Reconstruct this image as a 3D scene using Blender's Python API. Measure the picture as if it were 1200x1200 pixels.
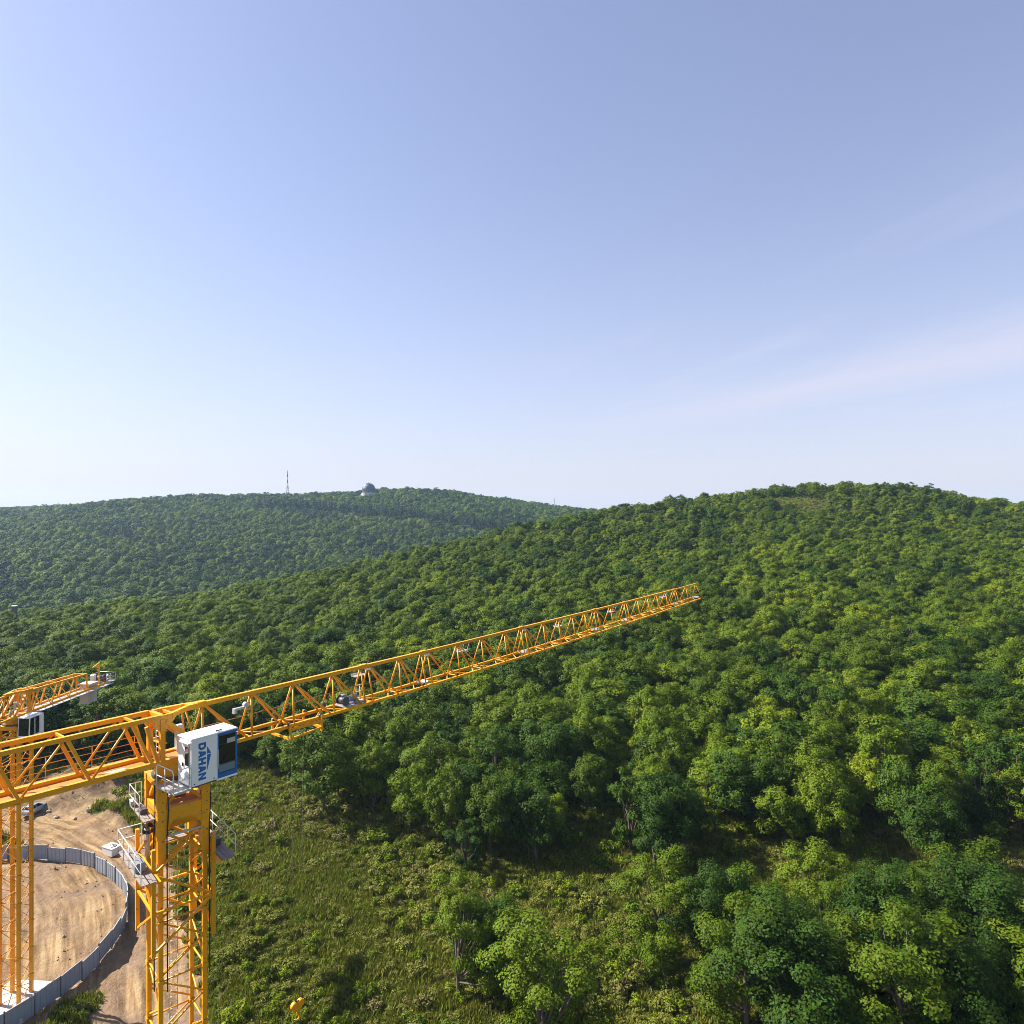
import bpy, math, random
import numpy as np
from mathutils import Vector, Matrix

R = math.radians
scene = bpy.context.scene
for o in list(bpy.data.objects):
    bpy.data.objects.remove(o)
COL = scene.collection

# ------------------------------------------------------------------ camera, sky, sun, exposure
CAMZ = 50.0
cam_d = bpy.data.cameras.new('camera')
cam = bpy.data.objects.new('camera', cam_d)
COL.objects.link(cam)
cam_d.sensor_width = 36.0
cam_d.lens = 24.0
cam_d.clip_start = 0.5
cam_d.clip_end = 20000
cam.location = (0, 0, CAMZ)
cam.rotation_euler = (R(90), 0, 0)
scene.camera = cam

SUN_AZ, SUN_EL = -76.0, 41.0          # degrees clockwise from the view axis, above the horizon
world = bpy.data.worlds.new('World')
scene.world = world
world.use_nodes = True
nt = world.node_tree
nt.nodes.clear()
wo = nt.nodes.new('ShaderNodeOutputWorld')
bg = nt.nodes.new('ShaderNodeBackground')
sky = nt.nodes.new('ShaderNodeTexSky')
sky.sky_type = 'NISHITA'
sky.sun_disc = False
sky.sun_elevation = R(SUN_EL)
sky.sun_rotation = R(SUN_AZ)
sky.altitude = 150
sky.air_density = 1.0
sky.dust_density = 1.0
sky.ozone_density = 1.5
bg.inputs['Strength'].default_value = 0.068
# one thin cirrus streak, drawn on a high flat layer (direction divided by elevation)
geo = nt.nodes.new('ShaderNodeTexCoord')
sep = nt.nodes.new('ShaderNodeSeparateXYZ')
nt.links.new(geo.outputs['Generated'], sep.inputs[0])
def wmath(op, a, b=None, clamp=False):
    n = nt.nodes.new('ShaderNodeMath'); n.operation = op; n.use_clamp = clamp
    for i, v in enumerate((a, b)):
        if v is None: continue
        if isinstance(v, (int, float)): n.inputs[i].default_value = v
        else: nt.links.new(v, n.inputs[i])
    return n.outputs[0]
def wrange(v, a, b, c=0.0, d=1.0):
    n = nt.nodes.new('ShaderNodeMapRange'); n.interpolation_type = 'SMOOTHSTEP'
    for k, x in zip(('From Min', 'From Max', 'To Min', 'To Max'), (a, b, c, d)): n.inputs[k].default_value = x
    nt.links.new(v, n.inputs['Value'])
    return n.outputs['Result']
zc = wmath('MAXIMUM', sep.outputs[2], 0.03)
px = wmath('DIVIDE', sep.outputs[0], zc)
py = wmath('DIVIDE', sep.outputs[1], zc)
pp = wmath('SUBTRACT', wmath('ADD', wmath('MULTIPLY', px, .93), wmath('MULTIPLY', py, .368)), 4.26)
qq = wmath('SUBTRACT', wmath('MULTIPLY', px, .368), wmath('MULTIPLY', py, .93))
comb = nt.nodes.new('ShaderNodeCombineXYZ')
nt.links.new(wmath('MULTIPLY', pp, 1.1), comb.inputs[0]); nt.links.new(wmath('MULTIPLY', qq, .5), comb.inputs[1])
nz = nt.nodes.new('ShaderNodeTexNoise')
nz.inputs['Scale'].default_value = 1.0; nz.inputs['Detail'].default_value = 5.0
nz.inputs['Roughness'].default_value = 0.55; nz.inputs['Distortion'].default_value = 0.5
nt.links.new(comb.outputs[0], nz.inputs['Vector'])
off = wmath('MULTIPLY', wmath('SUBTRACT', nz.outputs['Fac'], .5), 1.3)
band = wrange(wmath('ABSOLUTE', wmath('ADD', pp, off)), .0, 1.15, 1.0, 0.0)
band = wmath('MULTIPLY', band, wrange(qq, -8.5, -3.4))
veil = wmath('MULTIPLY', wrange(nz.outputs['Fac'], .46, .75, 0, .32), wmath('MULTIPLY', wrange(pp, -3.2, -.6), wrange(qq, -6.0, -3.0)))
cf = wmath('MAXIMUM', wmath('MULTIPLY', band, .48), veil)
tint = nt.nodes.new('ShaderNodeMix'); tint.data_type = 'RGBA'; tint.blend_type = 'MULTIPLY'
tint.inputs['Factor'].default_value = 1.0
tint.inputs['B'].default_value = (1.00, .98, 1.10, 1)
nt.links.new(sky.outputs[0], tint.inputs['A'])
mixc = nt.nodes.new('ShaderNodeMix'); mixc.data_type = 'RGBA'
mixc.inputs['B'].default_value = (4.7, 4.5, 5.2, 1)
nt.links.new(cf, mixc.inputs['Factor'])
# even lavender veil of thin high haze, thicker toward the horizon
hv = nt.nodes.new('ShaderNodeMix'); hv.data_type = 'RGBA'
hv.inputs['B'].default_value = (4.15, 4.05, 4.85, 1)
nt.links.new(tint.outputs['Result'], hv.inputs['A'])
nt.links.new(wmath('ADD', wmath('MULTIPLY', wmath('POWER', wmath('SUBTRACT', 1.0, wmath('MAXIMUM', sep.outputs[2], 0.0)), 4.0), .70), .17), hv.inputs['Factor'])
nt.links.new(hv.outputs['Result'], mixc.inputs['A'])
nt.links.new(mixc.outputs['Result'], bg.inputs['Color'])
nt.links.new(bg.outputs[0], wo.inputs['Surface'])

sun_d = bpy.data.lights.new('sun', 'SUN')
sun_d.energy = 5.0
sun_d.angle = R(0.53)
sun_d.color = (1.0, 0.93, 0.82)
sun = bpy.data.objects.new('sun', sun_d)
COL.objects.link(sun)
sd = Vector((math.sin(R(SUN_AZ)) * math.cos(R(SUN_EL)), math.cos(R(SUN_AZ)) * math.cos(R(SUN_EL)), math.sin(R(SUN_EL))))
sun.rotation_euler = sd.to_track_quat('Z', 'Y').to_euler()
sun.location = (-60, 30, 160)

vs = scene.view_settings
vs.view_transform = 'Standard'
vs.look = 'None'
vs.exposure = 1.38
vs.gamma = 1.0
vs.use_curve_mapping = False
scene.render.engine = 'CYCLES'
cy = scene.cycles
cy.max_bounces = 6
cy.diffuse_bounces = 3
cy.glossy_bounces = 3
cy.transmission_bounces = 6
cy.transparent_max_bounces = 8
cy.volume_bounces = 1
cy.use_denoising = True
cy.denoising_prefilter = 'NONE'
try:
    cy.denoiser = 'OPENIMAGEDENOISE'
except Exception:
    pass
cy.sample_clamp_indirect = 8
cy.filter_width = 0.9

# ------------------------------------------------------------------ helpers
def tag(o, label=None, cat=None, group=None, kind=None):
    if label: o['label'] = label
    if cat: o['category'] = cat
    if group: o['group'] = group
    if kind: o['kind'] = kind
    return o

def link(name, data, parent=None, loc=(0, 0, 0), rot=(0, 0, 0)):
    o = bpy.data.objects.new(name, data)
    COL.objects.link(o)
    if parent is not None: o.parent = parent
    o.location = loc
    o.rotation_euler = rot
    return o

def empty(name, loc=(0, 0, 0), rz=0.0, parent=None):
    o = link(name, None, parent, loc, (0, 0, rz))
    o.empty_display_size = 0.5
    return o

class MB:
    """collects shapes for one mesh"""
    def __init__(self):
        self.v = []; self.f = []; self.sm = []
    def add(self, vs, fs, smooth=False):
        k = len(self.v)
        self.v += [tuple(p) for p in vs]
        self.f += [tuple(i + k for i in f) for f in fs]
        self.sm += [smooth] * len(fs)
        return self
    def box(self, c, s, rz=0.0, bev=0.0):
        hx, hy, hz = s[0] / 2, s[1] / 2, s[2] / 2
        if bev > 0:
            b = min(bev, hx * .9, hy * .9, hz * .9)
            pts = []
            for z, i in ((-hz, b), (-hz + b, 0), (hz - b, 0), (hz, b)):
                X, Y = hx - i, hy - i
                cb = b
                pts += [(X, -Y + cb, z), (X, Y - cb, z), (X - cb, Y, z), (-X + cb, Y, z), (-X, Y - cb, z), (-X, -Y + cb, z), (-X + cb, -Y, z), (X - cb, -Y, z)]
            fs = []
            for r in range(3):
                for i in range(8):
                    fs.append((r * 8 + i, r * 8 + (i + 1) % 8, (r + 1) * 8 + (i + 1) % 8, (r + 1) * 8 + i))
            fs.append(tuple(range(7, -1, -1))); fs.append(tuple(range(24, 32)))
        else:
            pts = [(-hx, -hy, -hz), (hx, -hy, -hz), (hx, hy, -hz), (-hx, hy, -hz), (-hx, -hy, hz), (hx, -hy, hz), (hx, hy, hz), (-hx, hy, hz)]
            fs = [(0, 3, 2, 1), (4, 5, 6, 7), (0, 1, 5, 4), (1, 2, 6, 5), (2, 3, 7, 6), (3, 0, 4, 7)]
        ca, sa = math.cos(rz), math.sin(rz)
        return self.add([(c[0] + x * ca - y * sa, c[1] + x * sa + y * ca, c[2] + z) for x, y, z in pts], fs)
    def beam(self, a, b, w, h=None, up=(0, 0, 1)):
        h = h or w
        a, b = Vector(a), Vector(b)
        d = (b - a).normalized()
        u = Vector(up)
        if abs(d.dot(u)) > 0.98: u = Vector((1, 0, 0))
        s = d.cross(u).normalized(); u = s.cross(d)
        p = []
        for q in (a, b):
            for i, j in ((-1, -1), (1, -1), (1, 1), (-1, 1)):
                p.append(q + s * (w / 2 * i) + u * (h / 2 * j))
        return self.add(p, [(3, 2, 1, 0), (4, 5, 6, 7), (0, 1, 5, 4), (1, 2, 6, 5), (2, 3, 7, 6), (3, 0, 4, 7)])
    def tube(self, pts, r, n=8, r2=None, caps=True):
        pts = [Vector(p) for p in pts]
        m = len(pts)
        rr = r if isinstance(r, (list, tuple)) else [r + ((r2 if r2 is not None else r) - r) * i / max(1, m - 1) for i in range(m)]
        vs = []; ref = None
        for i, p in enumerate(pts):
            d = (pts[min(i + 1, m - 1)] - pts[max(i - 1, 0)]).normalized()
            if ref is None:
                ref = Vector((0, 0, 1)) if abs(d.z) < .9 else Vector((1, 0, 0))
            s = d.cross(ref).normalized(); ref = s.cross(d)
            for k in range(n):
                a = 2 * math.pi * k / n
                vs.append(p + (s * math.cos(a) + ref * math.sin(a)) * rr[i])
        fs = []
        for i in range(m - 1):
            for k in range(n):
                fs.append((i * n + k, i * n + (k + 1) % n, (i + 1) * n + (k + 1) % n, (i + 1) * n + k))
        self.add(vs, fs, True)
        if caps:
            k0 = len(self.v) - m * n
            self.f.append(tuple(k0 + i for i in range(n - 1, -1, -1))); self.sm.append(False)
            self.f.append(tuple(k0 + (m - 1) * n + i for i in range(n))); self.sm.append(False)
        return self
    def prism(self, poly, y0, y1, axis='y'):
        """poly in (a, b) extruded along the third axis"""
        n = len(poly)
        def P(a, b, c):
            return {'y': (a, c, b), 'x': (c, a, b), 'z': (a, b, c)}[axis]
        vs = [P(a, b, y0) for a, b in poly] + [P(a, b, y1) for a, b in poly]
        fs = [tuple(range(n)), tuple(range(2 * n - 1, n - 1, -1))]
        for i in range(n):
            j = (i + 1) % n
            fs.append((j, i, n + i, n + j))
        return self.add(vs, fs)
    def mesh(self, name, mat):
        m = bpy.data.meshes.new(name)
        m.from_pydata(self.v, [], self.f)
        m.polygons.foreach_set('use_smooth', self.sm)
        if mat: m.materials.append(mat)
        m.update()
        return m
    def build(self, name, mat, parent=None, loc=(0, 0, 0), rot=(0, 0, 0)):
        return link(name, self.mesh(name, mat), parent, loc, rot)

# ------------------------------------------------------------------ materials
def new_mat(name):
    m = bpy.data.materials.new(name)
    m.use_nodes = True
    t = m.node_tree
    p = t.nodes['Principled BSDF']
    return m, t, p
def N(t, typ, **kw):
    n = t.nodes.new(typ)
    for k, v in kw.items():
        setattr(n, k, v)
    return n
def noise(t, scale, detail=4, rough=.55, vec=None, dist=0):
    n = N(t, 'ShaderNodeTexNoise')
    n.inputs['Scale'].default_value = scale; n.inputs['Detail'].default_value = detail
    n.inputs['Roughness'].default_value = rough; n.inputs['Distortion'].default_value = dist
    if vec is not None: t.links.new(vec, n.inputs['Vector'])
    return n
def ramp(t, fac, stops):
    r = N(t, 'ShaderNodeValToRGB')
    e = r.color_ramp.elements
    while len(e) < len(stops): e.new(0.5)
    for i, (p, c) in enumerate(stops):
        e[i].position = p; e[i].color = (*c, 1) if len(c) == 3 else c
    t.links.new(fac, r.inputs['Fac'])
    return r
def mix(t, fac, a, b, blend='MIX'):
    m = N(t, 'ShaderNodeMix', data_type='RGBA', blend_type=blend)
    for s, v in (('Factor', fac), ('A', a), ('B', b)):
        if isinstance(v, (int, float)): m.inputs[s].default_value = v
        elif isinstance(v, tuple): m.inputs[s].default_value = (*v, 1)
        else: t.links.new(v, m.inputs[s])
    return m.outputs['Result']
def painted(name, col, rough=.45, wear=None, wear_amt=.25, scale=1.5, metal=0, var=.18):
    m, t, p = new_mat(name)
    tc = N(t, 'ShaderNodeTexCoord')
    n1 = noise(t, scale, 5, .6, tc.outputs['Object'])
    base = mix(t, n1.outputs['Fac'], tuple(c * (1 - var) for c in col), tuple(min(1, c * (1 + var)) for c in col))
    if wear:
        n2 = noise(t, scale * 3.1, 8, .7, tc.outputs['Object'])
        mr = N(t, 'ShaderNodeMapRange')
        mr.inputs['From Min'].default_value = .58; mr.inputs['From Max'].default_value = .72
        mr.inputs['To Max'].default_value = wear_amt * 2
        t.links.new(n2.outputs['Fac'], mr.inputs['Value'])
        base = mix(t, mr.outputs['Result'], base, wear)
    oi = N(t, 'ShaderNodeObjectInfo'); mr2 = N(t, 'ShaderNodeMapRange'); mr2.inputs['To Min'].default_value = .86; mr2.inputs['To Max'].default_value = 1.1
    t.links.new(oi.outputs['Random'], mr2.inputs['Value'])
    hv_ = N(t, 'ShaderNodeHueSaturation'); t.links.new(base, hv_.inputs['Color']); t.links.new(mr2.outputs['Result'], hv_.inputs['Value'])
    t.links.new(hv_.outputs[0], p.inputs['Base Color'])
    p.inputs['Roughness'].default_value = rough
    p.inputs['Metallic'].default_value = metal
    return m

M = {}
M['crane'] = painted('crane_paint', (.73, .312, .005), .45, (.24, .11, .03), .55, 1.5)
M['crane_dark'] = painted('crane_deck_paint', (.46, .17, .02), .6, (.18, .10, .06), .5, 2.5)
M['white'] = painted('white_paint', (.80, .80, .80), .4, (.5, .48, .45), .12, 1.5, var=.04)
M['blue'] = painted('blue_paint', (.014, .115, .36), .35, None, 0, 2, var=.08)
M['galv'] = painted('galvanised_steel', (.50, .51, .53), .45, (.30, .28, .26), .4, 3, metal=.5)
M['rail'] = painted('rail_white', (.74, .74, .72), .4, (.4, .35, .3), .2, 3, var=.06)
M['steel'] = painted('dark_steel', (.09, .095, .11), .45, (.2, .12, .07), .25, 4, metal=.4)
M['motor'] = painted('motor_grey', (.20, .23, .28), .45, (.1, .1, .1), .3, 4)
M['concrete'] = painted('concrete', (.46, .43, .40), .85, (.28, .26, .24), .4, 1.1)
M['hoard'] = painted('hoarding_panel', (.25, .285, .33), .5, (.30, .25, .20), .45, .9)
M['rope'] = painted('wire_rope', (.13, .12, .11), .5, None, 0, 4)
M['red'] = painted('mast_red', (.24, .10, .09), .5, None, 0, 2)
M['dome'] = painted('radome_shell', (.045, .065, .12), .5, (.03, .04, .07), .3, .12)
M['carpaint'] = painted('car_paint', (.30, .40, .52), .22, None, 0, 2, metal=.35, var=.04)
M['tyre'] = painted('tyre_rubber', (.02, .02, .02), .8, None, 0, 3)
M['black'] = painted('black_plastic', (.015, .015, .017), .5, None, 0, 3)
M['wall'] = painted('render_wall', (.55, .54, .52), .8, (.35, .34, .33), .3, .6)
M['darkwall'] = painted('dark_cladding', (.11, .11, .13), .7, None, 0, .8)
M['bark'] = painted('bark', (.10, .075, .055), .9, (.04, .03, .025), .4, 2.5)
M['deadwood'] = painted('dead_wood', (.38, .35, .31), .9, (.2, .18, .16), .3, 2)
M['stone'] = painted('stone', (.34, .27, .21), .9, (.17, .15, .14), .4, 1.2)

m, t, p = new_mat('cab_glass')
p.inputs['Base Color'].default_value = (.008, .010, .014, 1)
p.inputs['Roughness'].default_value = .06
p.inputs['IOR'].default_value = 1.5
M['glass'] = m
m, t, p = new_mat('painted_reflection_glass')
p.inputs['Base Color'].default_value = (.14, .19, .24, 1)  # pale blue-grey base colour paints in a bluish reflection on the pane
p.inputs['Roughness'].default_value = .12
M['glass_reflection'] = m
m, t, p = new_mat('clear_glass')
p.inputs['Base Color'].default_value = (.75, .80, .83, 1)
p.inputs['Roughness'].default_value = .03
p.inputs['Transmission Weight'].default_value = 1.0
p.inputs['IOR'].default_value = 1.05
M['clear'] = m

def leaf_mat(name, dark, light, trans=.24, hue=.035):
    m, t, p = new_mat(name)
    t.nodes.remove(p)
    out = [n for n in t.nodes if n.type == 'OUTPUT_MATERIAL'][0]
    oi = N(t, 'ShaderNodeObjectInfo')
    geo = N(t, 'ShaderNodeNewGeometry')
    # whole stands of trees differ in tint
    nl = noise(t, .022, 3, .6, oi.outputs['Location'])
    f1 = N(t, 'ShaderNodeMath', operation='MULTIPLY_ADD'); f1.inputs[1].default_value = .55
    t.links.new(oi.outputs['Random'], f1.inputs[0])
    f2 = N(t, 'ShaderNodeMapRange'); f2.inputs['From Min'].default_value = .35; f2.inputs['From Max'].default_value = .65; f2.inputs['To Max'].default_value = .45
    t.links.new(nl.outputs['Fac'], f2.inputs['Value']); t.links.new(f2.outputs['Result'], f1.inputs[2])
    c = mix(t, f1.outputs[0], dark, light)
    # single leaves differ too
    hs = N(t, 'ShaderNodeHueSaturation')
    r1 = N(t, 'ShaderNodeMapRange'); r1.inputs['To Min'].default_value = .5 - hue; r1.inputs['To Max'].default_value = .5 + hue * .5
    t.links.new(geo.outputs['Random Per Island'], r1.inputs['Value'])
    t.links.new(r1.outputs['Result'], hs.inputs['Hue'])
    r2 = N(t, 'ShaderNodeMapRange'); r2.inputs['To Min'].default_value = .7; r2.inputs['To Max'].default_value = 1.35
    t.links.new(geo.outputs['Random Per Island'], r2.inputs['Value'])
    t.links.new(r2.outputs['Result'], hs.inputs['Value'])
    t.links.new(c, hs.inputs['Color'])
    pb = N(t, 'ShaderNodeBsdfPrincipled')
    pb.inputs['Roughness'].default_value = .62
    pb.inputs['Specular IOR Level'].default_value = .12
    t.links.new(hs.outputs[0], pb.inputs['Base Color'])
    tr = N(t, 'ShaderNodeBsdfTranslucent')
    tc = mix(t, 1.0, hs.outputs[0], (1.05, 1.2, .4), 'MULTIPLY')
    t.links.new(tc, tr.inputs['Color'])
    ms = N(t, 'ShaderNodeMixShader'); ms.inputs[0].default_value = trans
    t.links.new(pb.outputs[0], ms.inputs[1]); t.links.new(tr.outputs[0], ms.inputs[2])
    t.links.new(ms.outputs[0], out.inputs['Surface'])
    return m
M['leaf_mid'] = leaf_mat('leaf_mid', (.033, .070, .003), (.120, .176, .006))
M['leaf_dark'] = leaf_mat('leaf_dark', (.017, .046, .004), (.054, .108, .007))
M['leaf_pine'] = leaf_mat('leaf_pine', (.010, .028, .008), (.022, .052, .014), .12)
M['leaf_light'] = leaf_mat('leaf_light', (.086, .142, .004), (.168, .218, .008))
M['leaf_shrub'] = leaf_mat('leaf_shrub', (.095, .120, .013), (.190, .195, .034))
M['leaf_dry'] = leaf_mat('leaf_dry', (.115, .118, .030), (.200, .175, .060), .22)

# ------------------------------------------------------------------ terrain (thin-plate surface through surveyed spot heights)
CP = [  # column in the view, distance ahead, ground height
(-260,100,-1),(-100,100,0),(0,100,0),(200,100,0),(400,100,0),(600,100,0),(800,100,.5),(1000,100,1),(1200,100,1.5),(1450,100,2),
(0,60,-.5),(400,60,-1),(800,60,-1),(1200,60,0),(300,30,-1),(900,30,-1),
(960,130,3),(960,200,11),(960,280,23),(960,360,39),(960,420,54),(960,452,61),(960,500,59),(960,620,30),
(1080,440,57),(1200,130,4),(1200,200,12),(1200,300,25),(1200,400,41),(1200,450,48.5),(1200,530,47),(1400,200,12),(1400,400,40),(1400,500,44),(1200,700,25),
(870,440,56.5),(800,130,2),(800,200,9),(800,300,22),(800,380,38),(800,440,51),(800,500,48),(800,620,22),
(690,130,2),(690,200,8),(690,300,19),(690,380,33),(690,430,41),(690,520,34),(690,640,2),
(600,405,32),(500,130,1),(500,200,5),(500,300,13),(500,380,22),(500,450,15),(500,550,-12),
(300,130,1),(300,200,2),(300,300,6),(300,330,6),(300,400,-3),(300,500,-26),
(100,130,1),(100,200,1),(100,290,.5),(100,380,-11),(100,470,-30),
(0,130,1),(0,200,-1),(0,280,-2.5),(0,350,-12),(0,450,-32),
(-200,200,-4),(-200,280,-8),(-200,450,-36),
(0,560,-34),(300,620,-32),(500,700,-28),(690,780,-14),(-200,560,-36),
(0,700,-14),(0,850,8),(0,1000,28),(0,1150,45),(0,1320,40),
(200,700,-18),(200,900,17),(200,1050,43),(200,1200,66),(200,1350,60),
(337,1240,68),(432,750,-22),(432,950,14),(432,1100,42),(432,1200,62),(432,1300,83),(432,1420,80),
(490,1330,90.5),(515,1330,87),(490,1400,87),(560,1300,68),(560,1000,22),(640,1250,48),(640,950,8),(690,1200,38),(690,950,5),(800,1200,20),(1000,1200,5),(1000,900,8),
(-200,850,0),(-200,1100,33),(-200,1300,30),(-400,1100,10)]
TP = np.array([[(u - 600) / 800 * Y, Y] for u, Y, z in CP] + [[-300, -200], [300, -200], [0, -120]]
              + [[3500 * math.sin(a), 3500 * math.cos(a)] for a in np.linspace(0, 2 * math.pi, 13)[:-1]]
              + [[2200 * math.sin(a), 2200 * math.cos(a)] for a in np.linspace(0, 2 * math.pi, 13)[:-1]]) / 100.0
TZ = np.array([c[2] for c in CP] + [-3, -3, -2] + [-30] * 12 + [-20] * 12, float)
def _ker(r2): return .5 * r2 * np.log(r2 + 1e-9)
_n = len(TP)
_A = np.zeros((_n + 3, _n + 3))
_A[:_n, :_n] = _ker(((TP[:, None] - TP[None]) ** 2).sum(-1)) + np.eye(_n) * .02
_A[:_n, _n] = 1; _A[:_n, _n + 1:] = TP; _A[_n, :_n] = 1; _A[_n + 1:, :_n] = TP.T
TW = np.linalg.solve(_A, np.r_[TZ, 0, 0, 0])

TRACK = np.array([(-140, 104), (-108, 108), (-92, 112), (-80, 110.5), (-70, 107), (-60, 101), (-51, 92), (-42, 78), (-32, 60), (-22, 44), (-14, 30)], float)
RING_C, RING_R = (-68.3, 76.5), 22.0
def track_dist(x, y):
    best = np.full(np.shape(x), 1e9); al = np.zeros(np.shape(x)); acc = 0
    for a, b in zip(TRACK[:-1], TRACK[1:]):
        d = b - a; L = math.hypot(*d); d = d / L
        t_ = np.clip((x - a[0]) * d[0] + (y - a[1]) * d[1], 0, L)
        dx, dy = x - a[0] - d[0] * t_, y - a[1] - d[1] * t_
        dd = np.hypot(dx, dy) * np.sign(dx * d[1] - dy * d[0] + 1e-12)
        m_ = np.abs(dd) < np.abs(best)
        best = np.where(m_, dd, best); al = np.where(m_, acc + t_, al)
        acc += L
    return best, al
def wob(x, y, k, s=0.0):
    return (np.sin(x * k + 1.3 + s) * np.cos(y * k * 1.13 + .7 * s) + .5 * np.sin(x * k * 2.3 + y * k * 1.7 + 2 + s) + .25 * np.sin(x * k * 4.9 - y * k * 4.1 + s)) / 1.75
def sst(a, b, x):
    t_ = np.clip((x - a) / (b - a), 0, 1); return t_ * t_ * (3 - 2 * t_)
def dirt_mask(x, y):
    d, a = track_dist(x, y)
    m_ = 1 - sst(4.2, 6.5, np.abs(d) + 1.6 * wob(x, y, .35))
    m_ = np.maximum(m_, 1 - sst(RING_R + 1.5, RING_R + 5, np.hypot(x - RING_C[0], y - RING_C[1]) + 2 * wob(x, y, .3, 2)))
    # cut bank and turning area behind the track
    m_ = np.maximum(m_, 1 - sst(.85, 1.15, np.hypot((x + 79 - .25 * (y - 117)) / 13, (y - 117.0) / 8.5) + .2 * wob(x, y, .4, 5)))
    m_ = np.maximum(m_, 1 - sst(.85, 1.15, np.hypot((x + 98) / 18, (y - 112) / 10) + .2 * wob(x, y, .4, 3)))
    m_ = np.maximum(m_, 1 - sst(.8, 1.2, np.hypot((x + 16.6) / 8, (y - 33.8) / 8) + .2 * wob(x, y, .5, 3)))
    return m_
def height(x, y):
    x = np.asarray(x, float); y = np.asarray(y, float)
    q = np.stack([x.ravel(), y.ravel()], -1) / 100.0
    out = np.zeros(len(q))
    for i in range(0, len(q), 20000):
        b = q[i:i + 20000]
        out[i:i + 20000] = _ker(((b[:, None] - TP[None]) ** 2).sum(-1)) @ TW[:_n] + TW[_n] + b @ TW[_n + 1:]
    h = out.reshape(x.shape)
    r = np.hypot(x, y)
    h = h + wob(x, y, .05) * .5 * sst(60, 160, r) + wob(x, y, .013, 1) * 2.0 * sst(180, 500, r)
    d, a = track_dist(x, y)
    near = 1 - sst(5, 9, np.abs(d))
    h = h + near * (-.25 + .14 * wob(x, y, .9, 4) - .34 * (np.exp(-((d - 1.7) / .55) ** 2) + np.exp(-((d + .6) / .55) ** 2) + .7 * np.exp(-((d + 3.0 + .5 * wob(x, y, .2, 1)) / .5) ** 2)))
    h = h + .9 * np.exp(-((d + 5.6 + .6 * wob(x, y, .5, 2)) / 1.0) ** 2) * (1 + .6 * wob(x, y, 1.3, 3)) * sst(-110, -95, x) * (y > 90)
    # spoil heap and cut bank on the far side of the track
    h = h + 3.4 * np.exp(-(((x + 76) / 10) ** 2 + ((y - 122.5) / 3.8) ** 2) * .8) * (1 + .35 * wob(x, y, .7, 6))
    h = h + 1.6 * np.exp(-(((x + 63) / 6) ** 2 + ((y - 112) / 4) ** 2)) * (1 + .4 * wob(x, y, .9, 7))
    h = h + .22 * wob(x, y, 1.1, 9) * dirt_mask(x, y)
    return h
def gz(x, y): return float(height(np.array([x]), np.array([y]))[0])

az = np.radians(np.r_[np.arange(-180, -52, 5.0), np.arange(-52, -15, .28), np.arange(-15, 50, .55), np.arange(50, 180, 5.0)])
rr = np.r_[[3, 8, 14, 20], np.arange(26, 60, 2.0), np.arange(60, 145, .65), np.geomspace(145, 1500, 110), np.geomspace(1600, 3600, 12)]
AA, RR = np.meshgrid(az, rr)
GX, GY = RR * np.sin(AA), RR * np.cos(AA)
GZ = height(GX, GY)
na, nr = len(az), len(rr)
verts = np.stack([GX.ravel(), GY.ravel(), GZ.ravel()], -1)
ii = np.arange(nr - 1)[:, None] * na; jj = np.arange(na)[None]
j2 = (np.arange(na) + 1) % na
faces = np.stack([ii + jj, ii + j2[None], ii + na + j2[None], ii + na + jj], -1).reshape(-1, 4)
me = bpy.data.meshes.new('ground')
me.from_pydata([tuple(v) for v in verts] + [(0, 0, float(GZ[0].mean()))], [], [tuple(f[::-1]) for f in faces] + [(na * nr, j2_, j_) for j_, j2_ in zip(range(na), j2)])
me.polygons.foreach_set('use_smooth', [True] * len(me.polygons))
d_, a_ = track_dist(GX, GY)
at = me.attributes.new('site', 'FLOAT_VECTOR', 'POINT')
sv = np.zeros((na * nr + 1, 3)); sv[:-1, 0] = dirt_mask(GX, GY).ravel(); sv[:-1, 1] = np.clip(d_, -60, 60).ravel(); sv[:-1, 2] = a_.ravel()
at.data.foreach_set('vector', sv.ravel())
m, t, p = new_mat('ground_cover')
A = N(t, 'ShaderNodeAttribute', attribute_name='site')
sx = N(t, 'ShaderNodeSeparateXYZ'); t.links.new(A.outputs['Vector'], sx.inputs[0])
tc = N(t, 'ShaderNodeTexCoord')
n1 = noise(t, .9, 8, .65, tc.outputs['Object']); n2 = noise(t, .06, 4, .55, tc.outputs['Object'])
g1 = ramp(t, n1.outputs['Fac'], [(.25, (.025, .034, .010)), (.5, (.055, .066, .018)), (.75, (.110, .100, .038))])
g2 = mix(t, n2.outputs['Fac'], g1.outputs[0], (.060, .078, .016))
# dirt, with wheel streaks that run along the track
cb = N(t, 'ShaderNodeCombineXYZ')
ma = N(t, 'ShaderNodeMath', operation='MULTIPLY'); ma.inputs[1].default_value = .07
t.links.new(sx.outputs[2], ma.inputs[0]); t.links.new(sx.outputs[1], cb.inputs[0]); t.links.new(ma.outputs[0], cb.inputs[1])
n3 = noise(t, 1.4, 6, .6, cb.outputs[0], .3); n4 = noise(t, 1.6, 9, .7, tc.outputs['Object']); n5 = noise(t, .16, 4, .5, tc.outputs['Object'])
d1 = ramp(t, n3.outputs['Fac'], [(.36, (.095, .055, .027)), (.5, (.25, .155, .076)), (.62, (.40, .285, .155))])
d2 = ramp(t, n4.outputs['Fac'], [(.3, (.10, .068, .040)), (.55, (.26, .178, .095)), (.75, (.38, .29, .175))])
dm = mix(t, .28, d1.outputs[0], d2.outputs[0])
r5 = ramp(t, n5.outputs['Fac'], [(.42, (0, 0, 0)), (.62, (1, 1, 1))])
dm = mix(t, r5.outputs[0], dm, mix(t, .55, d2.outputs[0], (.20, .135, .10)))
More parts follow.
